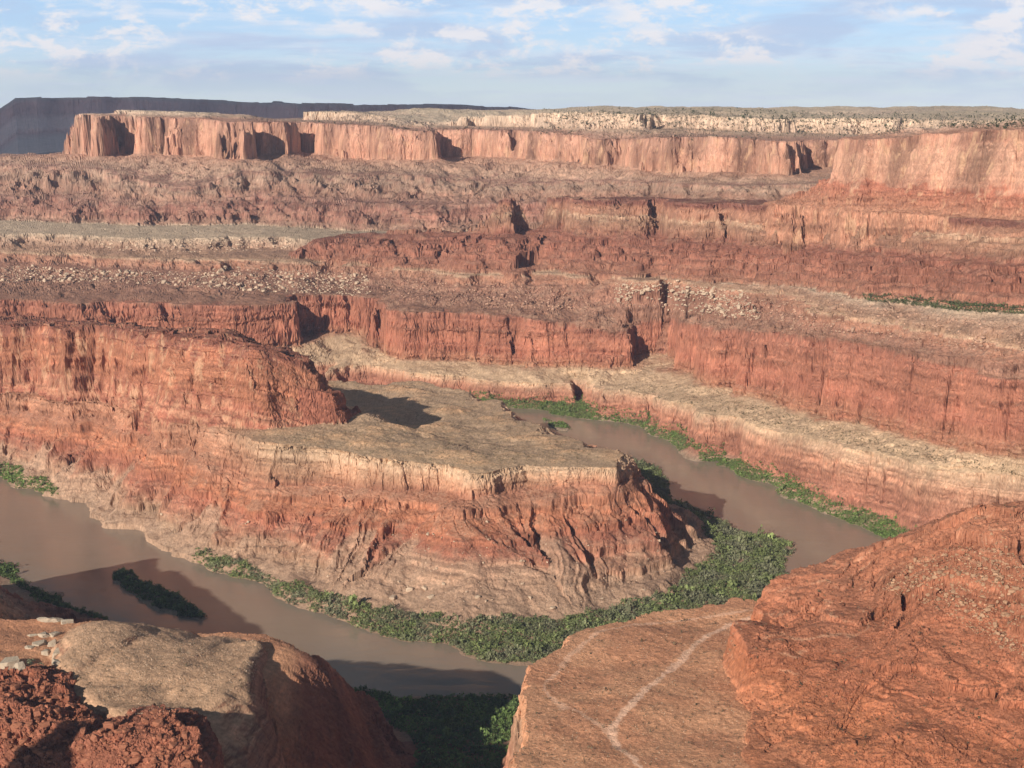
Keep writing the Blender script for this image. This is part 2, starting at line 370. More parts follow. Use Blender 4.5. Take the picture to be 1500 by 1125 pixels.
# ---- W: the nearer sandstone wall at the right edge
W0 = closed([(1130, 300, 396), (1180, 303, 401), (1250, 308, 407), (1350, 315, 412), (1500, 323, 418), (1900, 345, 435), W(5000, 2600, 430), W(5000, 4600, 420), (1250, 285, 400), (1170, 290, 398)])
W1 = closed([(1221, 269, 448), (1300, 274, 450), (1400, 281, 452), (1500, 286, 454), (1900, 305, 462), W(5000, 2700, 450), W(5000, 4400, 450), (1240, 253, 446), (1224, 260, 446)])
W2 = closed([('d', 1232, 206, 2925), ('d', 1300, 204, 2770), ('d', 1345, 198, 2695), ('d', 1400, 195, 2600), ('d', 1500, 190, 2450), ('d', 1900, 178, 2250), W(5000, 2750, 545), W(5000, 4300, 535), ('d', 1250, 202, 3300), ('d', 1236, 204, 3150)])
W3 = closed([('d', 1330, 191, 3050), ('d', 1400, 186, 2800), ('d', 1500, 176, 2620), ('d', 1900, 160, 2400), W(5000, 2900, 565), W(5000, 4200, 560), ('d', 1350, 188, 3500)])

# ---- N: the near side of the river, with the dirt bench
N0 = near_close([W(-2500, 2300, 0), (-300, 690, 0), (0, 797, 0), (20, 832, 0), (60, 860, 0), (110, 890, 0), (150, 912, 0), (250, 960, 0), (350, 990, 0), (450, 1003, 0), (555, 1010, 0),
                 (600, 1013, 0), (680, 1017, 0), (760, 1021, 0), (790, 1019, 0), (900, 1003, 0), (1000, 978, 0), (1100, 938, 0), (1180, 884, 0), (1222, 846, 0), (1300, 852, 0),
                 (1400, 900, 0), (1500, 955, 0), (1800, 1060, 0)])
N2 = near_close([W(-2500, 1700, 178, 3), W(-830, 1440, 172, 2.5), W(-800, 1470, 182, 2), W(-785, 1515, 170, 2), W(-760, 1530, 186, 2), W(-735, 1520, 172, 2), W(-710, 1565, 184, 2), W(-690, 1510, 176, 2.3), W(-660, 1530, 168, 2.3), W(-640, 1480, 180, 2.5), W(-610, 1470, 166, 2.5), W(-572, 1402, 174, 3), W(-504, 1290, 170, 3.5), (0, 904, 163, 3.5),
                 (60, 906, 160, 2.5), (150, 908, 156, 1.5), (250, 924, 151, 1), (350, 926, 149, 1), (430, 929, 149, .6), (464, 946, 146, .35), (476, 962, 128, .35), (500, 974, 108, .3), (522, 985, 97, .3), (528, 1000, 84, .3), (546, 1004, 78, .3), (554, 1045, 54, .3), (549, 1060, 48, .3), (564, 1085, 38, .4), (590, 1120, 18, .5), W(-60, 700, 16, .5), W(-25, 600, 150, .3), (728, 1128, 150, .3),
                 (733, 1092, 150, .3), (757, 1057, 150, .3), (762, 1011, 150, .3), (797, 964, 150, .3), (812, 949, 150, .6), (832, 925, 150, .6), (850, 918, 150), (880, 912, 150), (900, 908, 150), (940, 905, 150), (950, 900, 150), (985, 896, 150), (1000, 892, 150),
                 (1050, 889, 150), (1105, 886, 150), (1150, 876, 150), (1250, 858, 150), (1300, 848, 150), (1400, 838, 150), (1500, 830, 150), (1800, 815, 150)])
# ---- mound of pale earth on the left bench
D0 = closed([(40, 1040, 148), (70, 960, 155), (100, 922, 158), (130, 910, 158), (200, 913, 155), (280, 930, 151), (350, 928, 149), (435, 932, 149), (456, 949, 145), (463, 967, 131), (439, 1000, 107), (432, 1040, 89), (442, 1120, 67), (430, 1290, 55), (300, 1290, 80),
             (180, 1120, 130), (100, 1080, 140)])
D1 = closed([(105, 975, 172), (120, 940, 176), (150, 921, 178), (215, 925, 173), (250, 945, 168), (330, 940, 160), (370, 940, 158), (345, 975, 160), (345, 1010, 156), (300, 1040, 152), (230, 1040, 157), (160, 1030, 164)])
# ---- K: rough red ridge at the bottom left
K0 = closed([W(-800, 1000, 150), (-150, 985, 155), (0, 983, 160), (60, 981, 160), (105, 995, 158), (142, 1046, 152), (165, 1050, 152), (238, 1020, 172), (297, 1038, 165), (306, 1080, 150), (318, 1135, 138), (330, 1300, 110), W(-150, 640, 110), W(-800, 640, 110)])
K1 = closed([W(-800, 1020, 190), (-150, 994, 184), (0, 997, 178), (50, 993, 176), (80, 993, 173), (100, 1012, 169), (132, 1054, 163), (165, 1062, 168), (205, 1048, 186), (240, 1030, 190), (284, 1050, 186), (292, 1095, 172), (280, 1135, 158), W(-330, 860, 135), W(-800, 880, 150)])
# ---- R: red slope at the right
R0 = closed([(1112, 884, 150), (1096, 915, 151), (1082, 945, 151), (1068, 985, 152), (1072, 1020, 152), (1090, 1055, 152), (1082, 1095, 151), (1090, 1130, 150), (1150, 1190, 148), (1300, 1260, 140), (1700, 1400, 130), W(2500, 700, 130), W(2500, 1600, 150),
             (1700, 812, 150), (1500, 828, 150), (1350, 840, 150), (1250, 855, 150), (1160, 872, 150)])
R1 = closed([(1118, 874, 168), (1103, 896, 178), (1090, 925, 185), (1082, 944, 186), (1085, 958, 185), (1120, 966, 184), (1160, 967, 185), (1233, 980, 185), (1333, 1015, 185), (1420, 1052, 185), (1500, 1092, 185), (1700, 1190, 180), W(2500, 850, 180), W(2500, 1500, 180),
             (1700, 795, 190), (1500, 805, 190), (1350, 815, 190), (1250, 832, 185), (1165, 852, 180)])
R2 = closed([(1128, 864, 185), (1150, 850, 198), (1166, 840, 205), (1222, 838, 212), (1228, 825, 217), (1250, 814, 222), (1290, 797, 233), (1340, 784, 246), (1390, 765, 260), (1440, 740, 278), (1500, 742, 290), (1700, 720, 310), W(2500, 1150, 330), W(2500, 1250, 330),
             (1700, 712, 308), (1500, 731, 288), (1442, 731, 276), (1390, 755, 256), (1340, 774, 242), (1290, 788, 229), (1250, 805, 217), (1222, 822, 206), (1166, 834, 199)])

# ------------------------------------------------------------------ polar grids
DEG = math.pi / 180
ca = np.linspace(-33, 28, 680) * DEG
cr = np.exp(np.linspace(math.log(600), math.log(9200), 900))
CA, CR = np.meshgrid(ca, cr, indexing='ij')
CX = (np.sin(CA) * CR).astype(f32); CY = (np.cos(CA) * CR).astype(f32)


def poly_field(polys, blur=2):
    """signed distance (inside positive), elevation, attribute and arc length of the nearest contour point"""
    if isinstance(polys, np.ndarray):
        polys = (polys,)
    S = Z = A = U = None
    for poly in polys:
        best = np.full(CX.shape, 1e20, f32)
        z = np.zeros(CX.shape, f32); a = np.zeros(CX.shape, f32); u = np.zeros(CX.shape, f32)
        ins = np.zeros(CX.shape, bool)
        n = len(poly); arc = 0.0
        for i in range(n):
            x0, y0, z0, a0 = poly[i]; x1, y1, z1, a1 = poly[(i + 1) % n]
            dx, dy = x1 - x0, y1 - y0
            L2 = dx * dx + dy * dy + 1e-9
            t = np.clip(((CX - f32(x0)) * f32(dx) + (CY - f32(y0)) * f32(dy)) * f32(1 / L2), 0, 1)
            ex = CX - (f32(x0) + t * f32(dx)); ey = CY - (f32(y0) + t * f32(dy))
            d = ex * ex + ey * ey
            m = d < best
            np.copyto(best, d, where=m)
            np.copyto(z, f32(z0) + t * f32(z1 - z0), where=m)
            np.copyto(a, f32(a0) + t * f32(a1 - a0), where=m)
            np.copyto(u, f32(arc) + t * f32(math.sqrt(L2)), where=m)
            arc += math.sqrt(L2)
            if abs(dy) > 1e-9:
                c = ((CY > y0) != (CY > y1)) & (CX < (CY - f32(y0)) * f32(dx / dy) + f32(x0))
                ins ^= c
        s = np.sqrt(best); s[~ins] *= -1
        if S is None:
            S, Z, A, U = s, z, a, u
        else:
            m = s > S
            S = np.where(m, s, S); Z = np.where(m, z, Z); A = np.where(m, a, A); U = np.where(m, u, U)
    for _ in range(blur):
        for F in (Z, A):
            for ax in (0, 1):
                for w in (2, 5):
                    F[...] = (F + np.roll(F, w, ax) + np.roll(F, -w, ax)) / 3
    return S, Z, A, U


class Lookup:
    """bilinear reader of coarse polar fields at given positions"""
    def __init__(s, x, y):
        a = np.arctan2(x, y); r = np.hypot(x, y)
        fi = np.clip((a - ca[0]) / (ca[1] - ca[0]), 0, len(ca) - 1.001)
        fj = np.clip((np.log(r) - math.log(cr[0])) / (math.log(cr[1]) - math.log(cr[0])), 0, len(cr) - 1.001)
        i = fi.astype(np.int32); j = fj.astype(np.int32)
        s.fi = (fi - i).astype(f32); s.fj = (fj - j).astype(f32)
        s.k = i * len(cr) + j

    def __call__(s, F):
        F = F.ravel(); k = s.k; n = len(cr)
        a = F[k] * (1 - s.fj) + F[k + 1] * s.fj
        b = F[k + n] * (1 - s.fj) + F[k + n + 1] * s.fj
        return a * (1 - s.fi) + b * s.fi

    def arc(s, F):
        """arc length: bilinear, except where the nearest contour point jumps"""
        F = F.ravel(); k = s.k; n = len(cr)
        c0, c1, c2, c3 = F[k], F[k + 1], F[k + n], F[k + n + 1]
        sp = np.maximum(np.maximum(c0, c1), np.maximum(c2, c3)) - np.minimum(np.minimum(c0, c1), np.minimum(c2, c3))
        b = (c0 * (1 - s.fj) + c1 * s.fj) * (1 - s.fi) + (c2 * (1 - s.fj) + c3 * s.fj) * s.fi
        return np.where(sp < 70, b, F[k + (s.fi > .5) * n + (s.fj > .5)])

    def near(s, F):
        return F.ravel()[s.k + (s.fi > .5) * len(cr) + (s.fj > .5)]


def ledge_table(seed, n, strength, p=1.0):
    r = np.random.default_rng(seed)
    hard = np.exp(strength * np.sign(r.standard_normal(n)) * (0.4 + 0.6 * r.random(n)))
    wz = 0.4 + r.random(n)                       # bed thickness
    wt = wz / hard                               # horizontal run
    z = np.concatenate([[0], np.cumsum(wz)]); z /= z[-1]
    t = np.concatenate([[0], np.cumsum(wt)]); t /= t[-1]
    return t.astype(f32), (z ** p).astype(f32)


def shape(kind, t, mod, seed):
    """t: 0 outer contour .. 1 inner contour; mod: noise -1..1 used to break ledges up"""
    if kind == 'flat':
        return t
    if kind == 'slope':
        tt, zz = ledge_table(seed, 12, 0.9)
        m = np.clip(0.55 + 0.5 * mod, 0, 1)
        return t + m * (np.interp(t, tt, zz) - t)
    if kind == 'talus':
        tt, zz = ledge_table(seed, 11, .95)
        c = t ** 1.45
        m = np.clip(0.5 + 0.6 * mod, 0, 1)
        return c + m * (np.interp(c, tt, zz) - c) * 0.9
    if kind == 'gtalus':                         # ledge bands of red rock standing out of pale fans
        tt = np.array([0, .28, .34, .355, .48, .50, .64, .66, .83, .855, 1.0]); zz = np.array([0, .10, .14, .23, .34, .43, .56, .66, .80, .90, 1.0])
        t2 = np.where((t > 0) & (t < 1), np.clip(t + .02 * mod, 0, 1), t)
        m = np.clip(.95 - .35 * mod, 0, 1)
        c = t ** 1.3
        return c + m * (np.interp(t2, tt, zz) - c)
    if kind == 'ledges':                         # four continuous small cliffs
        tt = np.array([0, .16, .175, .40, .42, .60, .62, .86, .885, 1.0]); zz = np.array([0, .10, .23, .36, .50, .59, .70, .80, .93, 1.0])
        t2 = np.where((t > 0) & (t < 1), np.clip(t + .012 * mod, 0, 1), t)
        m = np.clip(.95 - .35 * mod, 0, 1)
        return t2 + m * (np.interp(t2, tt, zz) - t2)
    if kind == 'steps':
        tt, zz = ledge_table(seed, 13, 2.4)
        t2 = np.where((t > 0) & (t < 1), np.clip(t + .02 * mod, 0, 1), t)
        m = np.clip(.95 + .3 * mod, 0, 1)
        return t2 + m * (np.interp(t2, tt, zz) - t2)
    if kind == 'stairs':
        tt, zz = ledge_table(seed, 22, 1.2)
        t2 = np.where((t > 0) & (t < 1), np.clip(t + .025 * mod, 0, 1), t)
        m = np.clip(.75 + .6 * mod, 0, 1)
        return t2 + m * (np.interp(t2, tt, zz) - t2)
    if kind == 'fan':
        return t ** 1.5
    if kind == 'cliff':
        tt, zz = ledge_table(seed, 14, .7)
        m = np.clip(0.7 + 0.4 * mod, 0, 1)
        return t + m * (np.interp(t, tt, zz) - t)
    if kind == 'redcliff':                       # broken cliff over a short talus
        tt = np.array([0, .26, .36, .44, .60, .67, .82, .90, 1.0]); zz = np.array([0, .15, .32, .37, .60, .65, .84, .87, 1.0])
        t2 = np.clip(t + 0.035 * mod, 0, 1) * (t > 0) * (t < 1) + (t >= 1)
        return np.interp(t2, tt, zz)
    if kind == 'dome':
        return np.sin(t * math.pi / 2)
    return t


# a family: contours from the outside in.  ('c', field) traced; ('o', ref, off, zfun) = offset of a traced one (+ inside)
# band: (shape, seed); noise: per contour (block amplitude, fbm amplitude)
FAM = {}
FAM['G'] = dict(cs=[('c', G0, (0, 3)), ('c', G1, (0, 4)), ('o2', 2, G2, -8, lambda z, a: z, (5, 3)), ('o', 3, 0, None, (5, 2)), ],
                )


def fam(name, contours, bands, outside, top):
    FAM[name] = dict(c=contours, b=bands, out=outside, top=top)


FAM.clear()
fam('G', [('c', 'G0', 0, 4), ('c', 'G1', 0, 6), ('c', 'G2', 5, 4), ('c', 'G3', 5, 2)],
    [('fan', 1), ('gtalus', 2), ('cliff', 3)], 0.25, 0.0)
fam('B', [('c', 'G4', 4, 2), ('c', 'G5', 5, 2)], [('redcliff', 4)], 5.0, 0.05)
fam('B2', [('o', 'G5b', -14, lambda z, a: z - 55, 4, 2), ('c', 'G5b', 4, 2)], [('cliff', 5)], 5.0, 0.0)
fam('F', [('c', 'F0', 0, 3), ('o', 'F1', -11, lambda z, a: z * .10 + 5, 2.5, 2), ('o', 'F1', 0, None, 2.5, 1.5), ('c', 'F2', 5, 6), ('c', 'F3', 6, 5),
          ('o', 'F5', -34, lambda z, a: z - 20, 5, 8), ('o', 'F5', 0, None, 5, 5), ('o', 'F6', -45, lambda z, a: z - 26, 5, 8), ('o', 'F6', 0, None, 5, 5)],
    [('fan', 1), ('cliff', 6), ('flat', 1), ('redcliff', 7), ('slope', 8), ('cliff', 9), ('flat', 1), ('cliff', 10)], 0.25, 0.006)
fam('H', [('c', 'H0', 0, 3), ('c', 'H1', 4, 3), ('c', 'H2', 2, 3), ('o', 'H3', -14, lambda z, a: z - 11, 4, 4), ('o', 'H3', 0, None, 4, 4)],
    [('ledges', 11), ('ledges', 12), ('slope', 18), ('cliff', 13)], 4.0, 0.02)
fam('M', [('c', 'M0', 0, 10), ('c', 'M1', 4, 8), ('c', 'M2', 3, 10), ('c', 'M3', 3.5, 6), ('c', 'M4', 4.2, 5), ('c', 'M5', 8, 12), ('c', 'M6', 8, 8)],
    [('stairs', 14), ('fan', 15), ('fan', 16), ('cliff', 17), ('slope', 18), ('cliff', 19)], 3.0, 0.0)
fam('W', [('c', 'W0', 0, 8), ('c', 'W1', 4, 5), ('c', 'W2', 5, 3), ('c', 'W3', 5, 8)], [('fan', 21), ('cliff', 22), ('slope', 23)], 4.0, 0.01)
fam('N', [('c', 'N0', 0, 3), ('o', 'N2', -95, lambda z, a: z * 0 + 7, 0, 5), ('o', 'N2', -34, lambda z, a: z * .55, 4, 4), ('o', 'N2', 0, None, 4, 3)],
    [('fan', 1), ('talus', 24), ('cliff', 25)], 0.25, 0.0)
fam('D', [('c', 'D0', 0, 2), ('c', 'D1', 0, 2)], [('dome', 1)], 5.0, 0.03)
fam('K', [('c', 'K0', 3, 3), ('c', 'K1', 5, 4)], [('slope', 26)], 3.0, 0.0)
fam('R', [('c', 'R0', 3, 3), ('c', 'R1', 5, 4), ('c', 'R2', 3, 4)], [('redcliff', 27), ('steps', 28)], 3.0, 0.0)
ISL = (closed([(160, 838, 0), (170, 835, 0), (190, 838, 0), (225, 855, 0), (262, 874, 0), (285, 888, 0), (300, 905, 0), (296, 909, 0), (262, 903, 0), (225, 888, 0), (195, 868, 0), (165, 850, 0)]),
       closed([(785, 613, 0), (800, 614, 0), (825, 620, 0), (842, 627, 0), (838, 629, 0), (815, 628, 0), (795, 624, 0)]))
fam('I', [('c', 'ISL', 0, 1), ('o', 'ISL', 5, lambda z, a: z + 1.5, 0, 1)], [('fan', 1)], 0.4, 0.0)
FNAMES = list(FAM)

FIELDS = {}
for _n in ('G0', 'G1', 'G2', 'G3', 'G4', 'G5', 'G5b', 'F0', 'F1', 'F2', 'F3', 'F5', 'F6', 'H0', 'H1', 'H2', 'H3',
           'M0', 'M1', 'M2', 'M3', 'M4', 'M5', 'M6', 'W0', 'W1', 'W2', 'W3', 'N0', 'N2', 'D0', 'D1', 'K0', 'K1', 'R0', 'R1', 'R2', 'ISL'):
    FIELDS[_n] = poly_field(globals()[_n])

# fine columns
pxs = np.arange(-70, 1571, 1.25)
az_in = np.arctan((pxs - 750) / FPX / CP * 1.0)
fa = np.concatenate([np.linspace(-31 * DEG, az_in[0], 70)[:-1], az_in, np.linspace(az_in[-1], 26 * DEG, 40)[1:]])
NR0 = 3000
fr = np.exp(np.linspace(math.log(640), math.log(8800), NR0))


def warp(x, y):
    k = np.clip(np.hypot(x, y) / 2200, 0.45, 2.2)
    u, v = rot(x, y, 20, 700.)
    wx = samp(T_SM, u, v); wy = samp(T_SM, u + .37, v + .61)
    return (x + 7 * k * wx).astype(f32), (y + 7 * k * wy).astype(f32)


def fan_height(u):
    return .14 + .46 * np.clip(samp(T_GUL, u / 760., .37 + 0 * u) + .15, 0, 1.5) / 1.5


def eval_terrain(X, Y, plain=False):
    """height and family of every point"""
    xw, yw = warp(X, Y)
    L = Lookup(xw, yw)
    R = np.hypot(X, Y)
    k = np.clip(R / 2200, 0.5, 2.0).astype(f32)
    # blocky noise: prismatic joints, two sizes
    b1 = samp(T_WV, *rot(X, Y, 31, 40 * 36.)); b2 = samp(T_WV2, *rot(X, Y, -12, 40 * 9.))
    blk = .8 * b1 + .0 * b2
    e1 = samp(T_WE, *rot(X, Y, 31, 40 * 36.)); crack = -np.exp(-(e1 / 0.06) ** 2)
    crack2 = -np.exp(-(samp(T_WE2, *rot(X, Y, 64, 40 * 15.)) / 0.10) ** 2) * np.clip(.6 + samp(T_SM, *rot(X, Y, 83, 350.)), 0, 1)
    fb = samp(T_SM, *rot(X, Y, 50, 420., .3, .1))
    mod = samp(T_FBM, *rot(X, Y, 77, 300., .2, .8))
    if plain:
        blk = blk * 0; crack = blk; mod = blk; crack2 = blk
    best = np.full(X.shape, -30, f32); fid = np.full(X.shape, -1, np.int8)
    gul_src = {}
    for fi, nm in enumerate(FNAMES):
        F = FAM[nm]
        ss, zz = [], []
        cache = {}
        for c in F['c']:
            ref = c[1]
            if ref not in cache:
                S, Z, A, U = FIELDS[ref]
                cache[ref] = (L(S), L(Z), L(A))
            S, Z, A = cache[ref]
            if c[0] == 'c':
                s = S; z = Z; bl, fbm = c[2], c[3]
            else:
                s = S - c[2] * A
                z = Z if c[3] is None else c[3](Z, A)
                bl, fbm = c[4], c[5]
            kk = np.minimum(k, 1.4) if nm in 'MHWF' else 1.0
            ss.append(s + kk * (.55 * bl * (blk + .25 * crack) + fbm * fb) + (crack2 * bl * .9 if nm in 'GN' and bl >= 3 else 0)); zz.append(z)
        for i in range(1, len(ss)):              # no face is steeper than about 78 degrees
            ss[i] = np.minimum(ss[i], ss[i - 1] - (.17 if nm in 'MWBF' else .24) * np.abs(zz[i] - zz[i - 1]))
        o = F['out']
        z = zz[0] + np.minimum(ss[0], 0) * o
        for i, (kind, seed) in enumerate(F['b']):
            s0, s1 = ss[i], ss[i + 1]
            t = np.where(s1 >= 0, 1, np.where(s0 <= 0, 0, s0 / (s0 - s1 + 1e-4))).astype(f32)
            t = np.clip(t, 0, 1)
            # gullies and spurs that run down the slope
            if plain:
                z = z + (zz[i + 1] - zz[i]) * shape(kind, t, mod, seed)
                continue
            if kind in ('talus', 'slope', 'fan', 'gtalus', 'stairs', 'ledges', 'steps'):
                S, Z, A, U = FIELDS[F['c'][i + 1][1]]
                uu = L.arc(U)
                lam = {'M': 420., 'H': 330.}.get(nm, 190.)
                g = samp(T_GUL, uu / lam + mod * .02, t * 0.05 + 0.3 * i)
                g2 = samp(T_GUL, uu / (lam * .3) + mod * .03, t * 0.12 + 0.1 + 0.3 * i)
                w = np.sin(np.clip(t, 0, 1) * math.pi)
                if nm in 'HM':                   # broad spurs and ravines
                    t = np.clip(t + w * (.08 if nm == 'H' else .12) * samp(T_GUL, uu / 1100. + .2, t * .03 + .6), 0, 1)
                ga = {'H': 2.2, 'M': 1.1, 'G': .5}.get(nm, 1.0)
                t = np.clip(t + ga * w * (0.055 * g + (.007 if nm == 'H' else .018) * g2), 0, 1)
            if kind == 'gtalus':                 # pale fans bury the ledges up to a height that changes along the slope
                f_ = fan_height(uu)
                z = z + (zz[i + 1] - zz[i]) * (t ** 1.25 + sstep(t, f_ - .05, f_ + .09) * (shape(kind, t, mod, seed) - t ** 1.25))
                continue
            z = z + (zz[i + 1] - zz[i]) * shape(kind, t, mod + .25 * fb, seed)
        z = z + np.clip(ss[-1], 0, 400) * F['top']
        if nm == 'G':
            z = z + sstep(ss[-1], 0, 60) * 1.6 * samp(T_FBM, *rot(X, Y, 10, 500.))
        if nm == 'M':
            z = z + sstep(ss[-1], 0, 300) * (7.0 * samp(T_FBM, *rot(X, Y, 33, 2600.)) + 2)
        if nm == 'R':
            z = z + np.clip(ss[0], 0, 30) / 30 * (1.2 * fb + 1.6 * blk * np.clip(.3 + mod, 0, 1) + .8 * samp(T_FBM, *rot(X, Y, 65, 160.)) + 2.2 * crack2 * np.clip(.2 + mod, 0, 1))
        if nm == 'K':
            z = z + np.clip(ss[0], 0, 12) / 12 * (3.0 * fb + 3.5 * blk + 2.2 * b2 + .8 * samp(T_FBM, *rot(X, Y, 65, 90.)))
        if nm == 'N':
            z = z + sstep(ss[-1], 0, 25) * (1.1 * samp(T_SM, *rot(X, Y, 52, 520., .7, .1)))
        if nm == 'B':
            z = z + sstep(ss[-1], 0, 4) * (3.5 * b1 + 2.5 * samp(T_WV2, *rot(X, Y, -20, 40 * 17.)))
        if nm == 'D':
            u_, v_ = rot(X, Y, 35, 420., .45, .2)
            g = samp(T_SM, u_, v_ * .45)
            z = z - 4.0 * np.clip(ss[0] / 40, 0, 1) * np.exp(-(g / .9) ** 2) + np.clip(ss[0] / 20, 0, 1) * .5 * g
        m = z > best
        best = np.where(m, z, best); fid = np.where(m, fi, fid)
    if not plain:
        best = best + np.where(best > 1.0, 1, .2) * (0.5 * fb + 0.12 * samp(T_FBM, *rot(X, Y, 5, 90.))) * np.clip(R / 1500, .6, 2)
    return best.astype(f32), fid.astype(np.int8)


FA, FR = np.meshgrid(fa, fr, indexing='ij')
Zf = np.empty(FA.shape, f32); Ff = np.empty(FA.shape, np.int8)
for i0 in range(0, len(fa), 128):
    s_ = slice(i0, i0 + 128)
    xx = (np.sin(FA[s_]) * FR[s_]).astype(f32); yy = (np.cos(FA[s_]) * FR[s_]).astype(f32)
    Zf[s_], Ff[s_] = eval_terrain(xx, yy)

# resample every column so that steep faces get enough vertices
NROW = 1850
csel = np.unique(np.r_[np.arange(0, len(fa), 2), len(fa) - 1])
A0, R0g = np.meshgrid(fa[csel], fr, indexing='ij')
Z0, _ = eval_terrain((np.sin(A0) * R0g).astype(f32), (np.cos(A0) * R0g).astype(f32), True)
e = np.arctan2(Z0 - CAMZ, fr)
de = np.diff(e, axis=1) * 1495
dl = np.diff(np.log(fr)) * 1495
wgt = np.where(de > 0, np.abs(de), 0.30 * np.abs(de)) + 0.07 * dl[None, :]
for _ in range(2):
    for ax, sh in ((0, 1), (0, 2), (1, 1), (1, 2)):
        p_ = np.pad(wgt, [(sh, sh) if a == ax else (0, 0) for a in (0, 1)], mode='edge')
        n_ = wgt.shape[ax]
        wgt = (wgt + np.take(p_, np.arange(n_), ax) + np.take(p_, np.arange(2 * sh, 2 * sh + n_), ax)) / 3
cum0 = np.concatenate([np.zeros((len(csel), 1)), np.cumsum(wgt, axis=1)], axis=1)
ia = int(np.searchsorted(fr, 1400.))                                 # rows before and beyond this range are shared out apart
n1 = int(NROW * cum0[:, ia].max() / (cum0[:, ia].max() + (cum0[:, -1] - cum0[:, ia]).max()))
q2 = np.linspace(0, 1, NROW - n1) * (cum0[:, -1] - cum0[:, ia]).max()
lr0 = np.stack([np.interp(np.concatenate([np.linspace(0, c[ia], n1, endpoint=False), c[ia] + q2]), c, np.arange(NR0)) for c in cum0])   # fine index of each row
for sh in (1, 2, 3, 5, 7, 9, 11, 14, 18):
    p_ = np.pad(lr0, [(sh, sh), (0, 0)], mode='reflect', reflect_type='odd')
    lr0 = (lr0 + p_[:-2 * sh] + p_[2 * sh:]) / 3
lr0[:, 0] = 0; lr0[:, -1] = NR0 - 1
lr0 = np.maximum.accumulate(np.clip(lr0, 0, NR0 - 1), axis=1)
fcol = np.interp(np.arange(len(fa)), csel, np.arange(len(csel)))
# exact weights of the real relief, used to gather the rows locally on the faces
ef = np.arctan2(Zf - CAMZ, fr)
de = np.diff(ef, axis=1) * 1495
we = (np.where(de > 0, np.abs(de), 0.30 * np.abs(de)) + 0.07 * dl[None, :]).astype(f32)
for sh, ax in ((1, 1), (1, 0), (2, 0), (3, 0)):
    p_ = np.pad(we, [(sh, sh) if a == ax else (0, 0) for a in (0, 1)], mode='edge')
    n_ = we.shape[ax]
    we = (we + np.take(p_, np.arange(n_), ax) + np.take(p_, np.arange(2 * sh, 2 * sh + n_), ax)) / 3
CW = np.concatenate([np.zeros((len(fa), 1)), np.cumsum(we, axis=1, dtype=np.float64)], axis=1)
gk = np.exp(-.5 * (np.arange(-48, 49) / 18.) ** 2); gk /= gk.sum()
NA = len(fa)
RR = np.empty((NA, NROW)); VZ = np.empty((NA, NROW), f32); VF = np.empty((NA, NROW), np.int8)
idx = np.arange(NR0)
JJ = np.empty((NA, NROW), f32)
for i in range(NA):
    c0 = min(int(fcol[i]), len(csel) - 2); w_ = fcol[i] - c0
    j = lr0[c0] * (1 - w_) + lr0[c0 + 1] * w_
    cr_ = np.interp(j, idx, CW[i])
    w_ = np.diff(cr_)
    wb = np.convolve(np.pad(w_, 48, mode='symmetric'), gk, 'valid')
    JJ[i] = np.interp(np.concatenate([[0], np.cumsum(wb)]) + cr_[0], CW[i], idx)
for sh in (1, 2, 3, 4):
    p_ = np.pad(JJ, [(sh, sh), (0, 0)], mode='edge')
    JJ = (JJ + p_[:-2 * sh] + p_[2 * sh:]) / 3
JJ[:, -1] = NR0 - 1
JJ = np.maximum.accumulate(JJ, axis=1)
for i in range(NA):
    j = JJ[i].astype(float)
    j0 = np.minimum(j.astype(int), NR0 - 2); fj = j - j0
    RR[i] = fr[j0] * (1 - fj) + fr[j0 + 1] * fj
VX = (np.sin(fa)[:, None] * RR).astype(f32); VY = (np.cos(fa)[:, None] * RR).astype(f32)
for i0 in range(0, NA, 200):
    s_ = slice(i0, i0 + 200)
    VZ[s_], VF[s_] = eval_terrain(VX[s_], VY[s_])
del de, dl, wgt, cum0, e, ef, we, CW, JJ, Z0, A0, R0g


def ground_z(x, y):
    """height of the ground at points, from the fine grid"""
    a = np.arctan2(x, y); r = np.hypot(x, y)
    fi = np.interp(a, fa, np.arange(NA)); fj = (np.log(r) - math.log(fr[0])) / (math.log(fr[1]) - math.log(fr[0]))
    i = np.clip(fi.astype(int), 0, NA - 2); j = np.clip(fj.astype(int), 0, NR0 - 2)
    u = np.clip(fi - i, 0, 1); v = np.clip(fj - j, 0, 1)
    return (Zf[i, j] * (1 - v) + Zf[i, j + 1] * v) * (1 - u) + (Zf[i + 1, j] * (1 - v) + Zf[i + 1, j + 1] * v) * u


def grid_normals(X, Y, Z):
    Pn = np.stack([X, Y, Z], -1)
    du = np.empty_like(Pn); dv = np.empty_like(Pn)
    du[1:-1] = Pn[2:] - Pn[:-2]; du[0] = Pn[1] - Pn[0]; du[-1] = Pn[-1] - Pn[-2]
    dv[:, 1:-1] = Pn[:, 2:] - Pn[:, :-2]; dv[:, 0] = Pn[:, 1] - Pn[:, 0]; dv[:, -1] = Pn[:, -1] - Pn[:, -2]
    n = np.cross(du, dv)
    n /= np.linalg.norm(n, axis=-1, keepdims=True) + 1e-9
    n[n[..., 2] < 0] *= -1
    return n


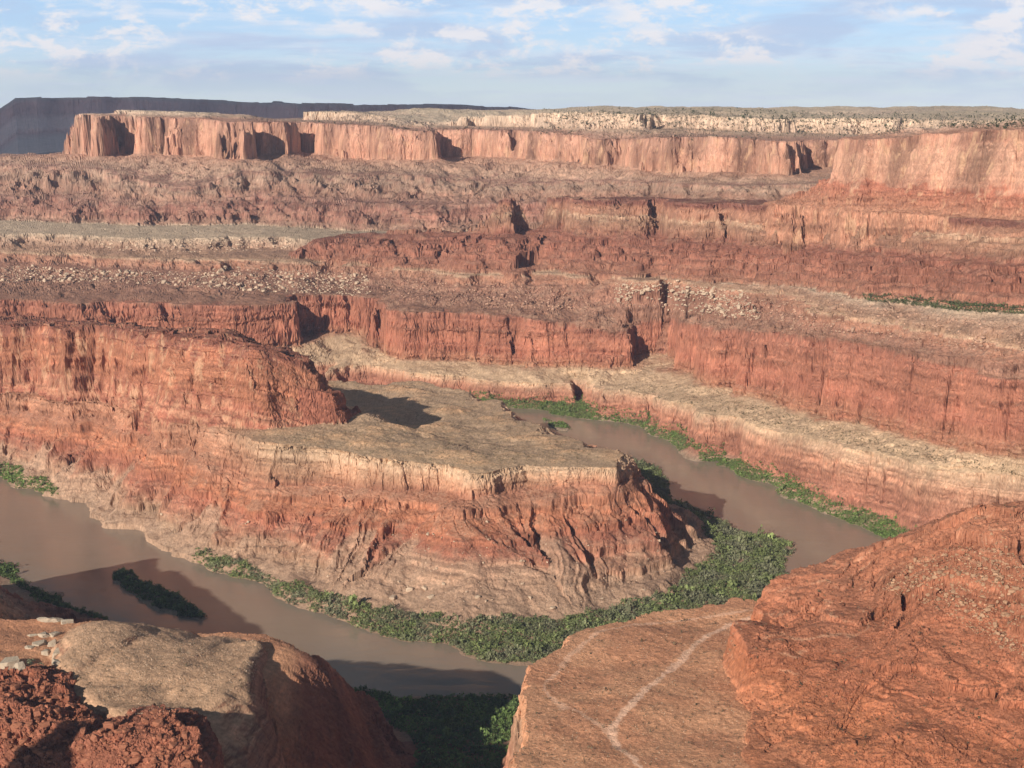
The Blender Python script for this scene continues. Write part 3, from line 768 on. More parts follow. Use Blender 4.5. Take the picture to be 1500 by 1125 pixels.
# ------------------------------------------------------------------ strata: where each vertex lies between its family's contours
xw, yw = warp(VX, VY)
LV = Lookup(xw, yw)
SV = np.zeros(VX.shape, f32)                     # position among the contours
ZREF = np.zeros(VX.shape, f32)                   # elevation measured along the beds
INS = {}
for fi, nm in enumerate(FNAMES):
    F = FAM[nm]
    zz = []
    for c in F['c']:
        S, Z, A, U = FIELDS[c[1]]
        z = LV(Z)
        zz.append(z if c[0] == 'c' or c[3] is None else c[3](z, 1.0))
    s = np.zeros(VX.shape, f32)
    for i in range(len(zz) - 1):
        s += np.clip((VZ - zz[i]) / np.maximum(zz[i + 1] - zz[i], 1.0), 0, 1)
    s += np.clip((VZ - zz[-1]) / 30.0, 0, 1)
    m = VF == fi
    SV = np.where(m, s, SV)
    mid = zz[min(3, len(zz) - 1)] if nm != 'M' else zz[4]
    ZREF = np.where(m, VZ - mid, ZREF)

NRM = grid_normals(VX, VY, VZ)
steep = np.clip(1 - NRM[..., 2], 0, 1)
kD = np.clip(RR / 2200, .45, 2.2).astype(f32)
# relief on the faces: beds that stand out, joints, lumps
bed = vnoise3(VX * .06, VY * .06, ZREF * 1.0, 160., 3)
lump = vnoise3(VX, VY, VZ, 150., 5)
lump2 = vnoise3(VX, VY, VZ, 45., 6)
# stacked blocks: every bed has its own pattern of joints
fam_is = lambda q: np.isin(VF, [FNAMES.index(c) for c in q])
massive = (fam_is('M') & (SV > 2.95) & (SV < 4.0)) | (fam_is('W') & (SV > .95) & (SV < 2.0))
zr_ = ZREF + 2.5 * samp(T_SM, *rot(VX, VY, 12, 900.))


def stack(thick, cell, deg):
    b = zr_ / thick
    b = b + .35 * np.sin(b * 1.7)                # uneven beds
    b = np.floor(b)
    hu = (np.sin(b * 12.9898) * 43758.5453) % 1.0; hv = (np.sin(b * 78.233) * 12543.123) % 1.0
    bu, bv = rot(VX, VY, deg, 40 * cell)
    return (.42 * samp(T_WV, bu + hu, bv + hv) + 1.5 * (hu - .5) + .5 * np.clip(samp(T_WE, bu + hu, bv + hv) * 5, 0, 1) - .5).astype(f32)


near_ = fam_is('RKND')
stk = np.where(near_, 1.3 * stack(3.6, 5.0, 23) + .8 * stack(1.5, 2.2, 51), np.where(massive, 1.1 * stack(48., 19., 23), 2.2 * stack(8.5, 14., 23)) + np.where(massive, .7 * stack(14., 8., 51), 1.0 * stack(3.6, 5.5, 51)))
# rubble lying on slopes: patches of block-sized lumps
rub = np.maximum(samp(T_WV2, *rot(VX, VY, 37, 40 * 5.0)), -.3) * 1.1 + .5 * samp(T_WV, *rot(VX, VY, 8, 40 * 2.8))
patch = np.clip(.35 + .8 * samp(T_FBM, *rot(VX, VY, 19, 700., .3, .6)), 0, 1)
rub = rub * patch * sstep(steep, .008, .06)
rough = np.where((VF == FNAMES.index('R')) | (VF == FNAMES.index('K')), sstep(steep, .03, .25), sstep(steep, .12, .5))
rough = rough * np.where(fam_is('G') & (SV < 2.0), .45, 1.) * np.where(fam_is('M') & (SV < 2.9), .4, 1.) * np.where(fam_is('D'), .12, 1.)
disp = rough * (.35 * bed * kD + .4 * lump * kD + .2 * lump2 + stk * np.where(near_, 1.0, np.clip(kD, .8, 1.5))) + (1 - rough) * (.12 * lump2 + rub * np.clip(kD, .7, 1.5) * np.where(fam_is('D'), .1, np.where(fam_is('N'), .12, np.where(fam_is('M') & (SV < 3), .15, np.where(fam_is('G') & (SV < 2.0), .6, 1.)))))
shore = sstep(VZ, 1.0, 5.0)
for a_, A_ in ((0, VX), (1, VY)):
    A_ += (NRM[..., a_] * disp * shore).astype(f32)
VZ += (NRM[..., 2] * disp * shore).astype(f32)
NRM = grid_normals(VX, VY, VZ)
steep = np.clip(1 - NRM[..., 2], 0, 1)

# ------------------------------------------------------------------ colours of the rocks (real surface colours)
red = (.35, .14, .092); dkred = (.24, .098, .068); maroon = (.20, .088, .066); orange = (.42, .175, .10); cream = (.54, .37, .25)
tan_ = (.78, .475, .275); gtan = (.33, .25, .18); pale = (.52, .42, .32); chin = (.31, .245, .185); wing = (.42, .22, .15); navajo = (.58, .44, .33)
dust = (.60, .315, .185)
RAMP = {
    'G': [(0, (.42, .31, .215)), (.3, (.36, .26, .18)), (1.0, (.36, .255, .175)), (1.25, (.36, .21, .14)), (1.5, red), (1.75, orange), (1.9, (.40, .19, .12)), (2.0, (.36, .17, .11)), (2.25, (.45, .25, .16)), (2.55, (.47, .29, .19)), (2.75, cream), (3.0, (.48, .335, .22)), (3.2, tan_), (4, tan_)],
    'B': [(0, red), (.15, (.44, .22, .14)), (.3, red), (.45, (.40, .175, .105)), (.8, (.39, .165, .10)), (.95, dkred), (1.05, dkred), (2, (.30, .16, .10))],
    'B2': [(0, red), (1, red), (2, dkred)],
    'F': [(0, gtan), (1.0, (.35, .155, .105)), (1.35, (.36, .165, .11)), (1.55, (.42, .21, .14)), (1.74, (.48, .27, .18)), (1.88, (.55, .36, .245)), (1.97, (.52, .35, .235)), (2.06, (.50, .355, .235)), (2.8, (.48, .335, .22)), (3.05, (.34, .16, .10)), (3.3, red), (3.6, (.36, .155, .10)), (3.95, (.33, .14, .095)),
          (4.05, (.27, .145, .10)), (4.5, (.29, .155, .11)), (5.0, (.32, .165, .115)), (5.6, (.35, .18, .12)), (5.86, (.38, .205, .14)), (5.97, (.50, .35, .24)), (6.05, (.42, .27, .18)), (6.2, (.33, .205, .14)), (7.0, (.33, .20, .14)), (7.5, (.44, .30, .22)), (8, (.48, .37, .27)), (8.3, (.38, .30, .22)), (9, (.37, .29, .21))],
    'H': [(0, (.31, .15, .10)), (.3, (.28, .125, .085)), (.75, (.29, .125, .085)), (1.0, (.24, .10, .07)), (1.2, (.29, .145, .098)), (1.8, (.31, .18, .12)), (1.97, (.45, .30, .205)), (2.07, (.31, .165, .11)), (3.0, (.33, .165, .11)), (3.3, maroon), (4.0, maroon), (4.2, (.36, .22, .15)), (5, (.38, .24, .16))],
    'M': [(0, (.33, .20, .145)), (.5, (.31, .155, .115)), (.85, (.25, .12, .09)), (1.0, (.30, .17, .13)), (1.2, (.30, .165, .118)), (1.6, (.30, .19, .14)), (1.8, (.32, .215, .16)), (1.93, (.35, .20, .145)), (2.0, (.26, .14, .11)), (2.2, (.40, .26, .19)), (3.0, (.42, .24, .17)), (3.1, wing), (3.9, (.44, .25, .18)), (4.0, (.36, .2, .15)),
          (4.3, (.40, .24, .18)), (4.9, (.42, .30, .22)), (5.1, (.52, .38, .29)), (5.9, navajo), (6.1, (.50, .40, .30)), (7, (.42, .36, .26))],
    'W': [(0, (.37, .19, .125)), (.6, (.38, .17, .11)), (.97, (.36, .145, .095)), (1.06, (.40, .21, .145)), (1.6, (.46, .265, .185)), (1.9, (.42, .22, .155)), (2.0, (.36, .19, .135)), (2.5, (.44, .27, .2)), (3, (.5, .35, .27)), (4, (.42, .33, .25))],
    'N': [(0, gtan), (1.0, (.30, .16, .11)), (1.5, dkred), (2.2, (.36, .19, .13)), (2.6, (.48, .30, .2)), (2.75, (.46, .28, .18)), (2.85, dust), (3.0, dust), (4, dust)],
    'D': [(0, (.54, .335, .215)), (1, (.53, .34, .22)), (2, (.53, .345, .225))],
    'K': [(0, (.28, .115, .075)), (1, (.33, .13, .08)), (2, (.33, .13, .08))],
    'I': [(0, gtan), (2, gtan)],
    'R': [(0, (.42, .18, .10)), (.5, (.39, .155, .08)), (1, (.37, .145, .08)), (1.5, (.37, .155, .09)), (2.0, (.37, .16, .095)), (3, (.37, .17, .10))],
}
COL = np.zeros((*VX.shape, 3), f32)
jit = 0.08 * vnoise3(VX, VY, VZ, 300., 9) + .05 * vnoise3(VX * .1, VY * .1, ZREF, 120., 10)
for fi, nm in enumerate(FNAMES):
    m = VF == fi
    s = SV[m] + jit[m] * (.4 if nm in 'FGN' else 1)
    pp = np.array([p for p, _ in RAMP[nm]])
    for ch in range(3):
        COL[..., ch][m] = np.interp(s, pp, np.array([c[ch] for _, c in RAMP[nm]]))
COL[VF < 0] = gtan
pxv = project(VX, VY, VZ)[0]
wl = (VF == FNAMES.index('G')) * sstep(SV, 1.95, 2.2) * sstep(-pxv, -430., -280.) * .85
fan_v = .05 + fan_height(LV.arc(FIELDS['G2'][3])) ** 1.2
fm = (VF == FNAMES.index('G')) * (1 - sstep(SV - 1, fan_v - .08, fan_v + .05)) * .75
COL += fm[..., None] * (np.array([.41, .265, .185], f32) - COL)
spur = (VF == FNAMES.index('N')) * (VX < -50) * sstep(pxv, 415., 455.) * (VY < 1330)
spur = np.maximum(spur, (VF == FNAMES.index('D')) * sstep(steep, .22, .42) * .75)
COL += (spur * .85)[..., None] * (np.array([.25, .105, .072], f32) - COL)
npatch = (VF == FNAMES.index('N')) * np.clip(.5 + .9 * samp(T_SM, *rot(VX, VY, 33, 460., .4, .2)), 0, 1) * .4
COL += npatch[..., None] * (np.array([.44, .185, .105], f32) - COL)
COL += wl[..., None] * (np.array([.40, .19, .12], f32) - COL)
# dust and scree lying where it is less steep, bare rock where it is steep
sc1 = samp(T_FBM2, *rot(VX, VY, 15, 260., .1, .3))
scree = np.clip(.5 + .5 * sc1, 0, 1) * sstep(steep, .02, .10) * (1 - sstep(steep, .30, .5))
lum = COL.mean(-1, keepdims=True)
COL += (scree * .28)[..., None] * (np.array([.38, .27, .195], f32) - COL) * (np.isin(VF, [FNAMES.index(q) for q in 'GMF']) + .5 * (VF == FNAMES.index('H')))[..., None]
# beds: thin darker and paler layers along the strata
def bed_table(seed, n=2400):
    r = np.random.default_rng(seed)
    o = np.zeros(n)
    for thick, amp in ((40, .5), (17, .8), (7, .9), (3, .6)):        # in quarter metres
        k = np.repeat(r.normal(0, amp, n // thick + 2), thick)[:n]
        o += np.convolve(k, np.ones(max(thick // 5, 1)) / max(thick // 5, 1), 'same')
    return (o / o.std()).astype(f32)


BT1, BT2 = bed_table(61), bed_table(62)
zb_ = np.clip((ZREF + 1.6 * samp(T_SM, *rot(VX, VY, 70, 500.)) + 300) * 4, 0, 2399).ravel()
lat = np.clip(.5 + .6 * samp(T_SM, *rot(VX, VY, 28, 600.)), 0, 1).ravel()
bd = (np.interp(zb_, np.arange(2400), BT1) * lat + np.interp(zb_, np.arange(2400), BT2) * (1 - lat)).reshape(VX.shape).astype(f32)
COL *= (1 + np.where(massive, .09, .22) * np.clip(bd, -2, 2) * sstep(steep, .05, .35))[..., None]
wv_ = ZREF + 1.2 * samp(T_SM, *rot(VX, VY, 3, 260.))
thin = np.zeros(VX.shape, f32)
for p_, w_ in ((-34., .5), (-25.5, .4), (-19., .5), (-12., .35), (-6., .5), (3., .5), (9., .35), (17., .5), (26., .4), (36., .5), (47., .5)):
    thin = np.maximum(thin, np.exp(-((wv_ - p_) / w_) ** 2))
thin *= np.clip(.6 + samp(T_SM, *rot(VX, VY, 61, 190.)), 0, 1) * np.isin(VF, [FNAMES.index(q) for q in 'RB'])
COL += (.42 * thin)[..., None] * (np.array([.60, .40, .27], f32) - COL)
# vertical streaks of varnish on the cliffs
st = samp(T_FBM2, *rot(VX, VY, 40, 330.)) ; st2 = vnoise3(VX, VY, VZ * .03, 420., 14, T_FBM)
COL *= (1 + np.where(massive, .24, .08) * np.clip(st2, -2, 1.5) * sstep(steep, .3, .7))[..., None]
st3 = np.clip(vnoise3(VX, VY, VZ * .35, 190., 21) - .75, 0, 1) * sstep(steep, .3, .6) * (fam_is('BW') | massive)
COL += (.55 * st3)[..., None] * (np.array([.60, .38, .24], f32) - COL)
mott = vnoise3(VX, VY, VZ, 110., 15) * np.where(VF == FNAMES.index('N'), .5, 1.); mot2 = vnoise3(VX, VY, VZ, 28., 16)
COL *= (1 + .06 * np.clip(mott, -2, 2) + .09 * np.clip(mot2, -2, 2))[..., None]


def px_poly_mask(poly, X, Y):
    ins = np.zeros(X.shape, bool); n = len(poly)
    for i in range(n):
        x0, y0 = poly[i][:2]; x1, y1 = poly[(i + 1) % n][:2]
        if abs(y1 - y0) > 1e-9:
            ins ^= ((Y > y0) != (Y > y1)) & (X < (Y - y0) * (x1 - x0) / (y1 - y0) + x0)
    return ins


def line_dist(pts, X, Y):
    d = np.full(X.shape, 1e9)
    for (x0, y0, *_), (x1, y1, *_) in zip(pts[:-1], pts[1:]):
        dx, dy = x1 - x0, y1 - y0
        t = np.clip(((X - x0) * dx + (Y - y0) * dy) / (dx * dx + dy * dy), 0, 1)
        d = np.minimum(d, np.hypot(X - x0 - t * dx, Y - y0 - t * dy))
    return d


COL = np.clip(COL, .02, .85)

# ------------------------------------------------------------------ materials
def rock_material(name, bump=1.0, scale=1.0):
    mt = bpy.data.materials.new(name)
    mt.use_nodes = True
    t = NT(mt.node_tree)
    out = t.n('ShaderNodeOutputMaterial')
    at = t.n('ShaderNodeAttribute', attribute_name='col').outputs[0]
    geo = t.n('ShaderNodeNewGeometry')
    pos = geo.outputs['Position']
    n1 = t.noise(pos, 0.35 * scale, 6, 0.7)
    n2 = t.noise(t.vmath('MULTIPLY', pos, (1, 1, 1.6)), 0.12 * scale, 5, 0.65)
    v = t.math('MULTIPLY_ADD', n1, 0.7, 0.65)
    v2 = t.math('MULTIPLY_ADD', n2, 0.36, 0.82)
    f = t.math('MULTIPLY', v, v2)
    col = t.mix(1.0, at, t.n('ShaderNodeCombineColor', {0: f, 1: f, 2: f}).outputs[0], 'MULTIPLY')
    hn = t.noise(pos, 0.5 * scale, 8, 0.72)
    bp = t.n('ShaderNodeBump', {'Height': hn, 'Strength': 0.8, 'Distance': 1.6 * bump})
    b = t.n('ShaderNodeBsdfPrincipled', {'Base Color': col, 'Roughness': 0.95, 'Specular IOR Level': 0.12, 'Normal': bp.outputs[0]})
    t.t.links.new(b.outputs[0], out.inputs[0])
    return mt


MAT_ROCK = rock_material('rock')


def set_props(o, label=None, cat=None, kind=None, group=None):
    for k, v in (('label', label), ('category', cat), ('kind', kind), ('group', group)):
        if v:
            o[k] = v
    return o


def mesh_from(name, verts, faces, mat, col=None, smooth=False, parent=None):
    """faces: (n,3) or (n,4) array"""
    me = bpy.data.meshes.new(name)
    nv, nf, k = len(verts), len(faces), faces.shape[1]
    me.vertices.add(nv)
    me.vertices.foreach_set('co', np.ascontiguousarray(verts, dtype=f32).ravel())
    me.loops.add(nf * k)
    me.loops.foreach_set('vertex_index', np.ascontiguousarray(faces, dtype=np.int32).ravel())
    me.polygons.add(nf)
    me.polygons.foreach_set('loop_start', np.arange(0, nf * k, k, dtype=np.int32))
    me.polygons.foreach_set('use_smooth', np.full(nf, smooth))
    if col is not None:
        a = me.color_attributes.new('col', 'FLOAT_COLOR', 'POINT')
        c4 = np.ones((nv, 4), f32); c4[:, :3] = col
        a.data.foreach_set('color', c4.ravel())
    me.materials.append(mat)
    me.update(calc_edges=True)
    o = bpy.data.objects.new(name, me)
    sc.collection.objects.link(o)
    if parent:
        o.parent = parent
    return o


# faces of the terrain, shared out among the landforms
ii, jj = np.meshgrid(np.arange(NA - 1), np.arange(NROW - 1), indexing='ij')
v00 = (ii * NROW + jj).ravel()
QUADS = np.stack([v00, v00 + NROW, v00 + NROW + 1, v00 + 1], 1)
VERTS = np.stack([VX.ravel(), VY.ravel(), VZ.ravel()], 1)
COLF = COL.reshape(-1, 3)
zq = VERTS[QUADS, 2]
top = QUADS[np.arange(len(QUADS)), zq.argmax(1)]
fq = VF.ravel()[top]; sq = SV.ravel()[top]
pxq = np.degrees(np.arctan2(VERTS[top, 0], VERTS[top, 1]))
pq = project(VERTS[top, 0], VERTS[top, 1], VERTS[top, 2])[0]
keep = (zq.max(1) > -4) & ((RR.ravel()[QUADS[:, 3]] - RR.ravel()[QUADS[:, 0]] > .002) | (RR.ravel()[QUADS[:, 2]] - RR.ravel()[QUADS[:, 1]] > .002))
fx = {n: i for i, n in enumerate(FNAMES)}
cq = VERTS[QUADS].mean(1)
ROADS = [[P(x, y, 150) for x, y in ((1112, 897), (1103, 901), (1067, 910), (1033, 930), (1000, 963), (950, 1013), (910, 1050), (897, 1070), (903, 1090), (933, 1117), (960, 1150))],
         [P(x, y, 150) for x, y in ((1112, 893), (1050, 899), (1000, 906), (960, 911), (920, 917), (883, 925), (850, 946), (827, 970), (802, 997), (802, 1015), (820, 1030), (860, 1050), (887, 1068), (900, 1085))]]
for k_, wd in ((0, 3.0), (1, 2.2)):
    dr = np.full(VX.shape, 99.)
    mm = (VF == FNAMES.index('N')) & (VY > 800) & (VY < 1400) & (np.abs(VX) < 420)
    wob = 1.5 * samp(T_SM, *rot(VX[mm], VY[mm], 0, 200.))
    dr[mm] = line_dist(ROADS[k_], VX[mm] + wob, VY[mm] + wob) + .6 * samp(T_FBM2, *rot(VX[mm], VY[mm], 40, 60.))
    wd = wd * np.clip(1 + .25 * samp(T_SM, *rot(VX, VY, 45, 260.)), .6, 1.5)
    rm = (1 - sstep(dr, wd * .55, wd * 1.3)) * (.9 if k_ == 0 else .55)
    COL += rm[..., None] * (np.array([.82, .52, .37], f32) - COL)
    if k_ == 0:
        road_v = dr
    else:
        road_v = np.minimum(road_v, dr)
COLF = COL.reshape(-1, 3)
road_q = road_v.ravel()[QUADS].mean(1) < 2.6
LAND = [
    ('gooseneck_mesa', 'tan topped gooseneck mesa with red talus slopes inside the river bend', 'mesa', fq == fx['G']),
    ('red_butte', 'tall streaked red cliff butte rising from the gooseneck bench at the left', 'butte', (fq == fx['B']) | (fq == fx['B2'])),
    ('river_bluff', 'cream rimmed banded cliff and flat bench along the far river bank', 'bluff', (fq == fx['F']) & (sq < 3.0)),
    ('canyon_terrace', 'broken red cliffs and boulder strewn terrace above the far bench', 'terrace', (fq == fx['F']) & (sq >= 3.0)),
    ('layered_hill', 'dark red layered hill with ledges in front of the far sandstone wall', 'hill', fq == fx['H']),
    ('flat_topped_mesa', 'flat topped reddish mesa standing alone at the far left', 'mesa', (fq == fx['M']) & (pq < 362) & (sq > 2.02)),
    ('mesa_footslope', 'grey and maroon banded slopes below the far sandstone cliffs', 'slope', (fq == fx['M']) & (sq <= 2.02)),
    ('sandstone_wall', 'long pink sandstone wall with a pale cap below the horizon', 'cliff', (fq == fx['M']) & (pq >= 362) & (sq > 2.02)),
    ('sandstone_cliff', 'orange sandstone cliff with vertical cracks at the right edge', 'cliff', fq == fx['W']),
    ('dirt_road', 'pale dusty dirt track winding across the red bench', 'road', road_q),
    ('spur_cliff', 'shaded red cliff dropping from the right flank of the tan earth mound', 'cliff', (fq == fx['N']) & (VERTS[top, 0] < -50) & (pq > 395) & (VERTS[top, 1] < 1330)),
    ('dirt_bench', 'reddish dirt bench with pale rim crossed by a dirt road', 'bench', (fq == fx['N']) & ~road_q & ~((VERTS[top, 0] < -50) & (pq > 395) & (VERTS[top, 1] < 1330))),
    ('river_island', 'low sandbar under green thickets in the brown river', 'island', fq == fx['I']),
    ('earth_mound', 'smooth tan earth mound with shallow gullies in the lower left', 'mound', fq == fx['D']),
    ('red_rock_ridge', 'rough dark red boulder ridge in the bottom left corner', 'ridge', fq == fx['K']),
    ('red_slope', 'bright red layered rock slope filling the lower right corner', 'slope', fq == fx['R']),
    ('river_bed', 'muddy bed under the brown river', 'river bed', fq < 0),
]
for nm, lab, cat, m in LAND:
    q = QUADS[m & keep]
    if not len(q):
        continue
    uq, inv = np.unique(q, return_inverse=True)
    o = mesh_from(nm, VERTS[uq], inv.reshape(-1, 4), MAT_ROCK, COLF[uq])
    set_props(o, lab, cat, 'structure')

# ------------------------------------------------------------------ water
mt = bpy.data.materials.new('muddy_water'); mt.use_nodes = True
t = NT(mt.node_tree)
out = t.n('ShaderNodeOutputMaterial')
pos = t.n('ShaderNodeNewGeometry').outputs['Position']
nn = t.noise(pos, 0.012, 4, 0.5)
wc = t.mix(nn, (.24, .192, .15, 1), (.28, .222, .172, 1))
h = t.noise(t.vmath('MULTIPLY', pos, (1, .5, 1)), 0.16, 4, 0.6)
h2 = t.noise(t.vmath('MULTIPLY', pos, (.35, 1, 1)), 0.05, 5, 0.6, 1.2)
bp = t.n('ShaderNodeBump', {'Height': t.math('MULTIPLY_ADD', h2, 2.0, h), 'Strength': 0.16, 'Distance': 1.0})
b = t.n('ShaderNodeBsdfPrincipled', {'Base Color': wc, 'Roughness': t.math('MULTIPLY_ADD', t.smooth(h2, .4, .65), .16, .05), 'IOR': 1.33, 'Normal': bp.outputs[0]})
t.t.links.new(b.outputs[0], out.inputs[0])
wv = np.array([(-5000, 400, 0), (5000, 400, 0), (5000, 5200, 0), (-5000, 5200, 0)], f32)
set_props(mesh_from('river', wv, np.array([[0, 1, 2, 3]]), mt), 'muddy brown river looping round the gooseneck', 'river', 'structure')

# ------------------------------------------------------------------ ground far away and the distant mesa
MAT_FAR = rock_material('far_rock', 4.0, 0.05)
a_ = np.linspace(-40, 40, 161) * DEG; r_ = np.exp(np.linspace(math.log(4200), math.log(19000), 50))
A2, R2_ = np.meshgrid(a_, r_, indexing='ij')
gx, gy = np.sin(A2) * R2_, np.cos(A2) * R2_
gz = 140 + 14 * samp(T_FBM, gx / 9000, gy / 9000) - 60 * (R2_ < 9000)
n_a, n_r = A2.shape
i2, j2 = np.meshgrid(np.arange(n_a - 1), np.arange(n_r - 1), indexing='ij')
v0 = (i2 * n_r + j2).ravel()
gv = np.stack([gx.ravel(), gy.ravel(), gz.ravel()], 1)
gc = np.tile(np.array([.26, .18, .14], f32), (len(gv), 1))
set_props(mesh_from('ground', gv, np.stack([v0, v0 + n_r, v0 + n_r + 1, v0 + 1], 1), MAT_FAR, gc), 'dim lowland plain beyond the far cliffs', 'plain', 'structure')

# distant mesa: rim traced from left to right, then swept down through cliff and talus
rimp = [(-300, 146), (-40, 160), (0, 160), (12, 152), (22, 144), (60, 143), (130, 142), (200, 142), (280, 145), (360, 149), (440, 151), (500, 152), (580, 153), (660, 153), (745, 157), (800, 162), (900, 170)]
rx = np.interp(np.linspace(0, 1, 900), np.linspace(0, 1, len(rimp)), [p[0] for p in rimp])
ry = np.interp(rx, [p[0] for p in rimp], [p[1] for p in rimp])
DM = 14500 + 500 * samp(T_SM, rx / 1900, rx * 0 + .3) + 250 * samp(T_SM, rx / 1500, rx * 0 + .7)
rows = []
base = np.array([PD(x, y, d) for x, y, d in zip(rx, ry, DM)])
prof = [(1500, -15, 0), (400, 4, 0), (0, 0, 0), (-12, -45, 1), (-40, -110, 1), (-60, -150, 1), (-200, -205, 2), (-420, -265, 2), (-520, -285, 2), (-540, -325, 1), (-900, -380, 3), (-1500, -430, 3), (-2200, -470, 3)]
cols = {0: (.42, .32, .28), 1: (.50, .28, .25), 2: (.66, .46, .41), 3: (.52, .40, .36)}
dv = []; dc = []
for k_, (dd, dz, ci) in enumerate(prof):
    jn = samp(T_SM, rx / 900, rx * 0 + k_ * .01 + .1) * 50
    d_ = np.hypot(base[:, 0], base[:, 1]); sc_ = (d_ + dd + jn + (70 * samp(T_WV, rx / 1700, rx * 0 + .2) + 40 * samp(T_FBM2, rx / 500, rx * 0 + k_ * .01) if ci else 0)) / d_
    z_ = np.maximum(base[:, 2] + dz - 14 * np.clip(samp(T_WV, rx / 1300, rx * 0 + .63), 0, 1) * (dd <= 400) * (dz > -100) + 2.5 * samp(T_SM, rx / 420, rx * 0 + k_ * .05) + 2. * samp(T_FBM2, rx / 700, rx * 0 + k_ * .05), 110)
    dv.append(np.stack([base[:, 0] * sc_, base[:, 1] * sc_, z_], 1)); dc.append(np.tile(np.array(cols[ci], f32), (len(rx), 1)))
dv = np.stack(dv, 1); dc = np.stack(dc, 1)
n_a, n_r = dv.shape[:2]
i2, j2 = np.meshgrid(np.arange(n_a - 1), np.arange(n_r - 1), indexing='ij')
v0 = (i2 * n_r + j2).ravel()
set_props(mesh_from('distant_mesa', dv.reshape(-1, 3), np.stack([v0, v0 + n_r, v0 + n_r + 1, v0 + 1], 1), MAT_FAR, dc.reshape(-1, 3)),
          'long dark blue mesa in cloud shadow on the horizon at the left', 'mesa', 'structure')

# a red promontory just outside the picture on the left, whose shadow falls over the mound's flank
def ridge_mesh(rim, z_top, z_bot, seed):
    rim = np.array(rim, float)
    seg = np.linalg.norm(np.roll(rim, -1, 0) - rim, axis=1); cu = np.concatenate([[0], np.cumsum(seg)])
    q = np.linspace(0, cu[-1], 420, endpoint=False)
    rp = np.vstack([rim, rim[:1]])
    x = np.interp(q, cu, rp[:, 0]); y = np.interp(q, cu, rp[:, 1])
    c = np.array([x.mean(), y.mean()])
    rings = []
    zs = np.concatenate([[z_top + 2], np.linspace(z_top, z_top - 110, 40), np.linspace(z_top - 118, z_bot, 30)])
    for z in zs:
        t_ = max(0, (z_top - z) / (z_top - z_bot))
        out_ = 14 * max(0, (z_top - z) / 110) + 160 * max(0, t_ - .42) ** 1.2
        n_ = 3.5 * vnoise3(x, y, x * 0 + z, 130., seed) + 5 * samp(T_SM, x / 300, y / 300) + 1.5 * math.sin(z * .9 + seed)
        dx, dy = x - c[0], y - c[1]; L_ = np.hypot(dx, dy)
        k_ = (L_ + out_ + n_) / L_ if z <= z_top else .8
        rings.append(np.stack([c[0] + dx * k_, c[1] + dy * k_, np.full_like(x, z)], 1))
    rings.append(np.tile(np.array([[c[0], c[1], z_top + 4]]), (len(x), 1)))
    V = np.stack([rings[-1]] + rings[:-1], 0)
    m_, n_ = V.shape[:2]
    a, b = np.meshgrid(np.arange(m_ - 1), np.arange(n_), indexing='ij')
    f = np.stack([a * n_ + b, (a + 1) * n_ + b, (a + 1) * n_ + (b + 1) % n_, a * n_ + (b + 1) % n_], -1).reshape(-1, 4)
    return V.reshape(-1, 3), f


pv_, pf_ = ridge_mesh([(-515, 654), (-535, 634), (-555, 562), (-561, 512), (-587, 514), (-582, 552), (-559, 612)], 358, -5, 3)
set_props(mesh_from('promontory', pv_, pf_, MAT_ROCK, np.tile(np.array(red, f32), (len(pv_), 1))), 'red cliff promontory just outside the left edge', 'promontory', 'structure')

# the cloud whose shadow lies on the distant mesa
def ico(sub):
    import bmesh
    bm = bmesh.new(); bmesh.ops.create_icosphere(bm, subdivisions=sub, radius=1.0)
    v = np.array([q.co[:] for q in bm.verts], f32); fcs = np.array([[q.index for q in p.verts] for p in bm.faces])
    bm.free()
    return v, fcs


iv, ifc = ico(4)
cvs, cfs, off = [], [], 0
r_c = np.random.default_rng(31)
for k_ in range(46):
    cxy = (-6300 + r_c.uniform(-1, 1) * 4300, 8600 + r_c.uniform(-1, 1) * 1900)
    rad = r_c.uniform(700, 1500)
    v = iv.copy()
    nz_ = vnoise3(v[:, 0] * 900, v[:, 1] * 900, v[:, 2] * 900, 2600., k_)
    v *= (1 + .16 * nz_)[:, None]
    v = v * np.array([rad * 1.3, rad, rad * .42]) + np.array([*cxy, 3500 + r_c.uniform(-120, 260)])
    cvs.append(v); cfs.append(ifc + off); off += len(v)
mt = bpy.data.materials.new('cloud_white'); mt.use_nodes = True
mt.node_tree.nodes['Principled BSDF'].inputs['Base Color'].default_value = (.9, .9, .9, 1)
mt.node_tree.nodes['Principled BSDF'].inputs['Roughness'].default_value = 1.0
set_props(mesh_from('cloud', np.vstack(cvs), np.vstack(cfs), mt, None, True), 'broad heaped white cloud drifting high over the distant mesa', 'cloud', 'structure')

# ------------------------------------------------------------------ finding the ground behind a pixel
def hit(px, py):
    px = np.atleast_1d(np.asarray(px, float)); py = np.atleast_1d(np.asarray(py, float))
    u = (px - 750) / FPX; v = (562.5 - py) / FPX
    dx, dy, dz = u, CP + v * SP, -SP + v * CP
    hd = np.hypot(dx, dy)
    ci = np.clip(np.round(np.interp(np.arctan2(dx, dy), fa, np.arange(NA))).astype(int), 0, NA - 1)
    out = np.zeros((len(px), 3)); ok = np.zeros(len(px), bool)
    for k in range(0, len(px), 2000):
        q = slice(k, k + 2000)
        zr = CAMZ + (dz / hd)[q, None] * fr[None, :]
        h_ = Zf[ci[q]] >= zr
        j = h_.argmax(1); ok[q] = h_.any(1)
        r = fr[j]
        out[q, 0] = dx[q] / hd[q] * r; out[q, 1] = dy[q] / hd[q] * r; out[q, 2] = Zf[ci[q], j]
    return out, ok


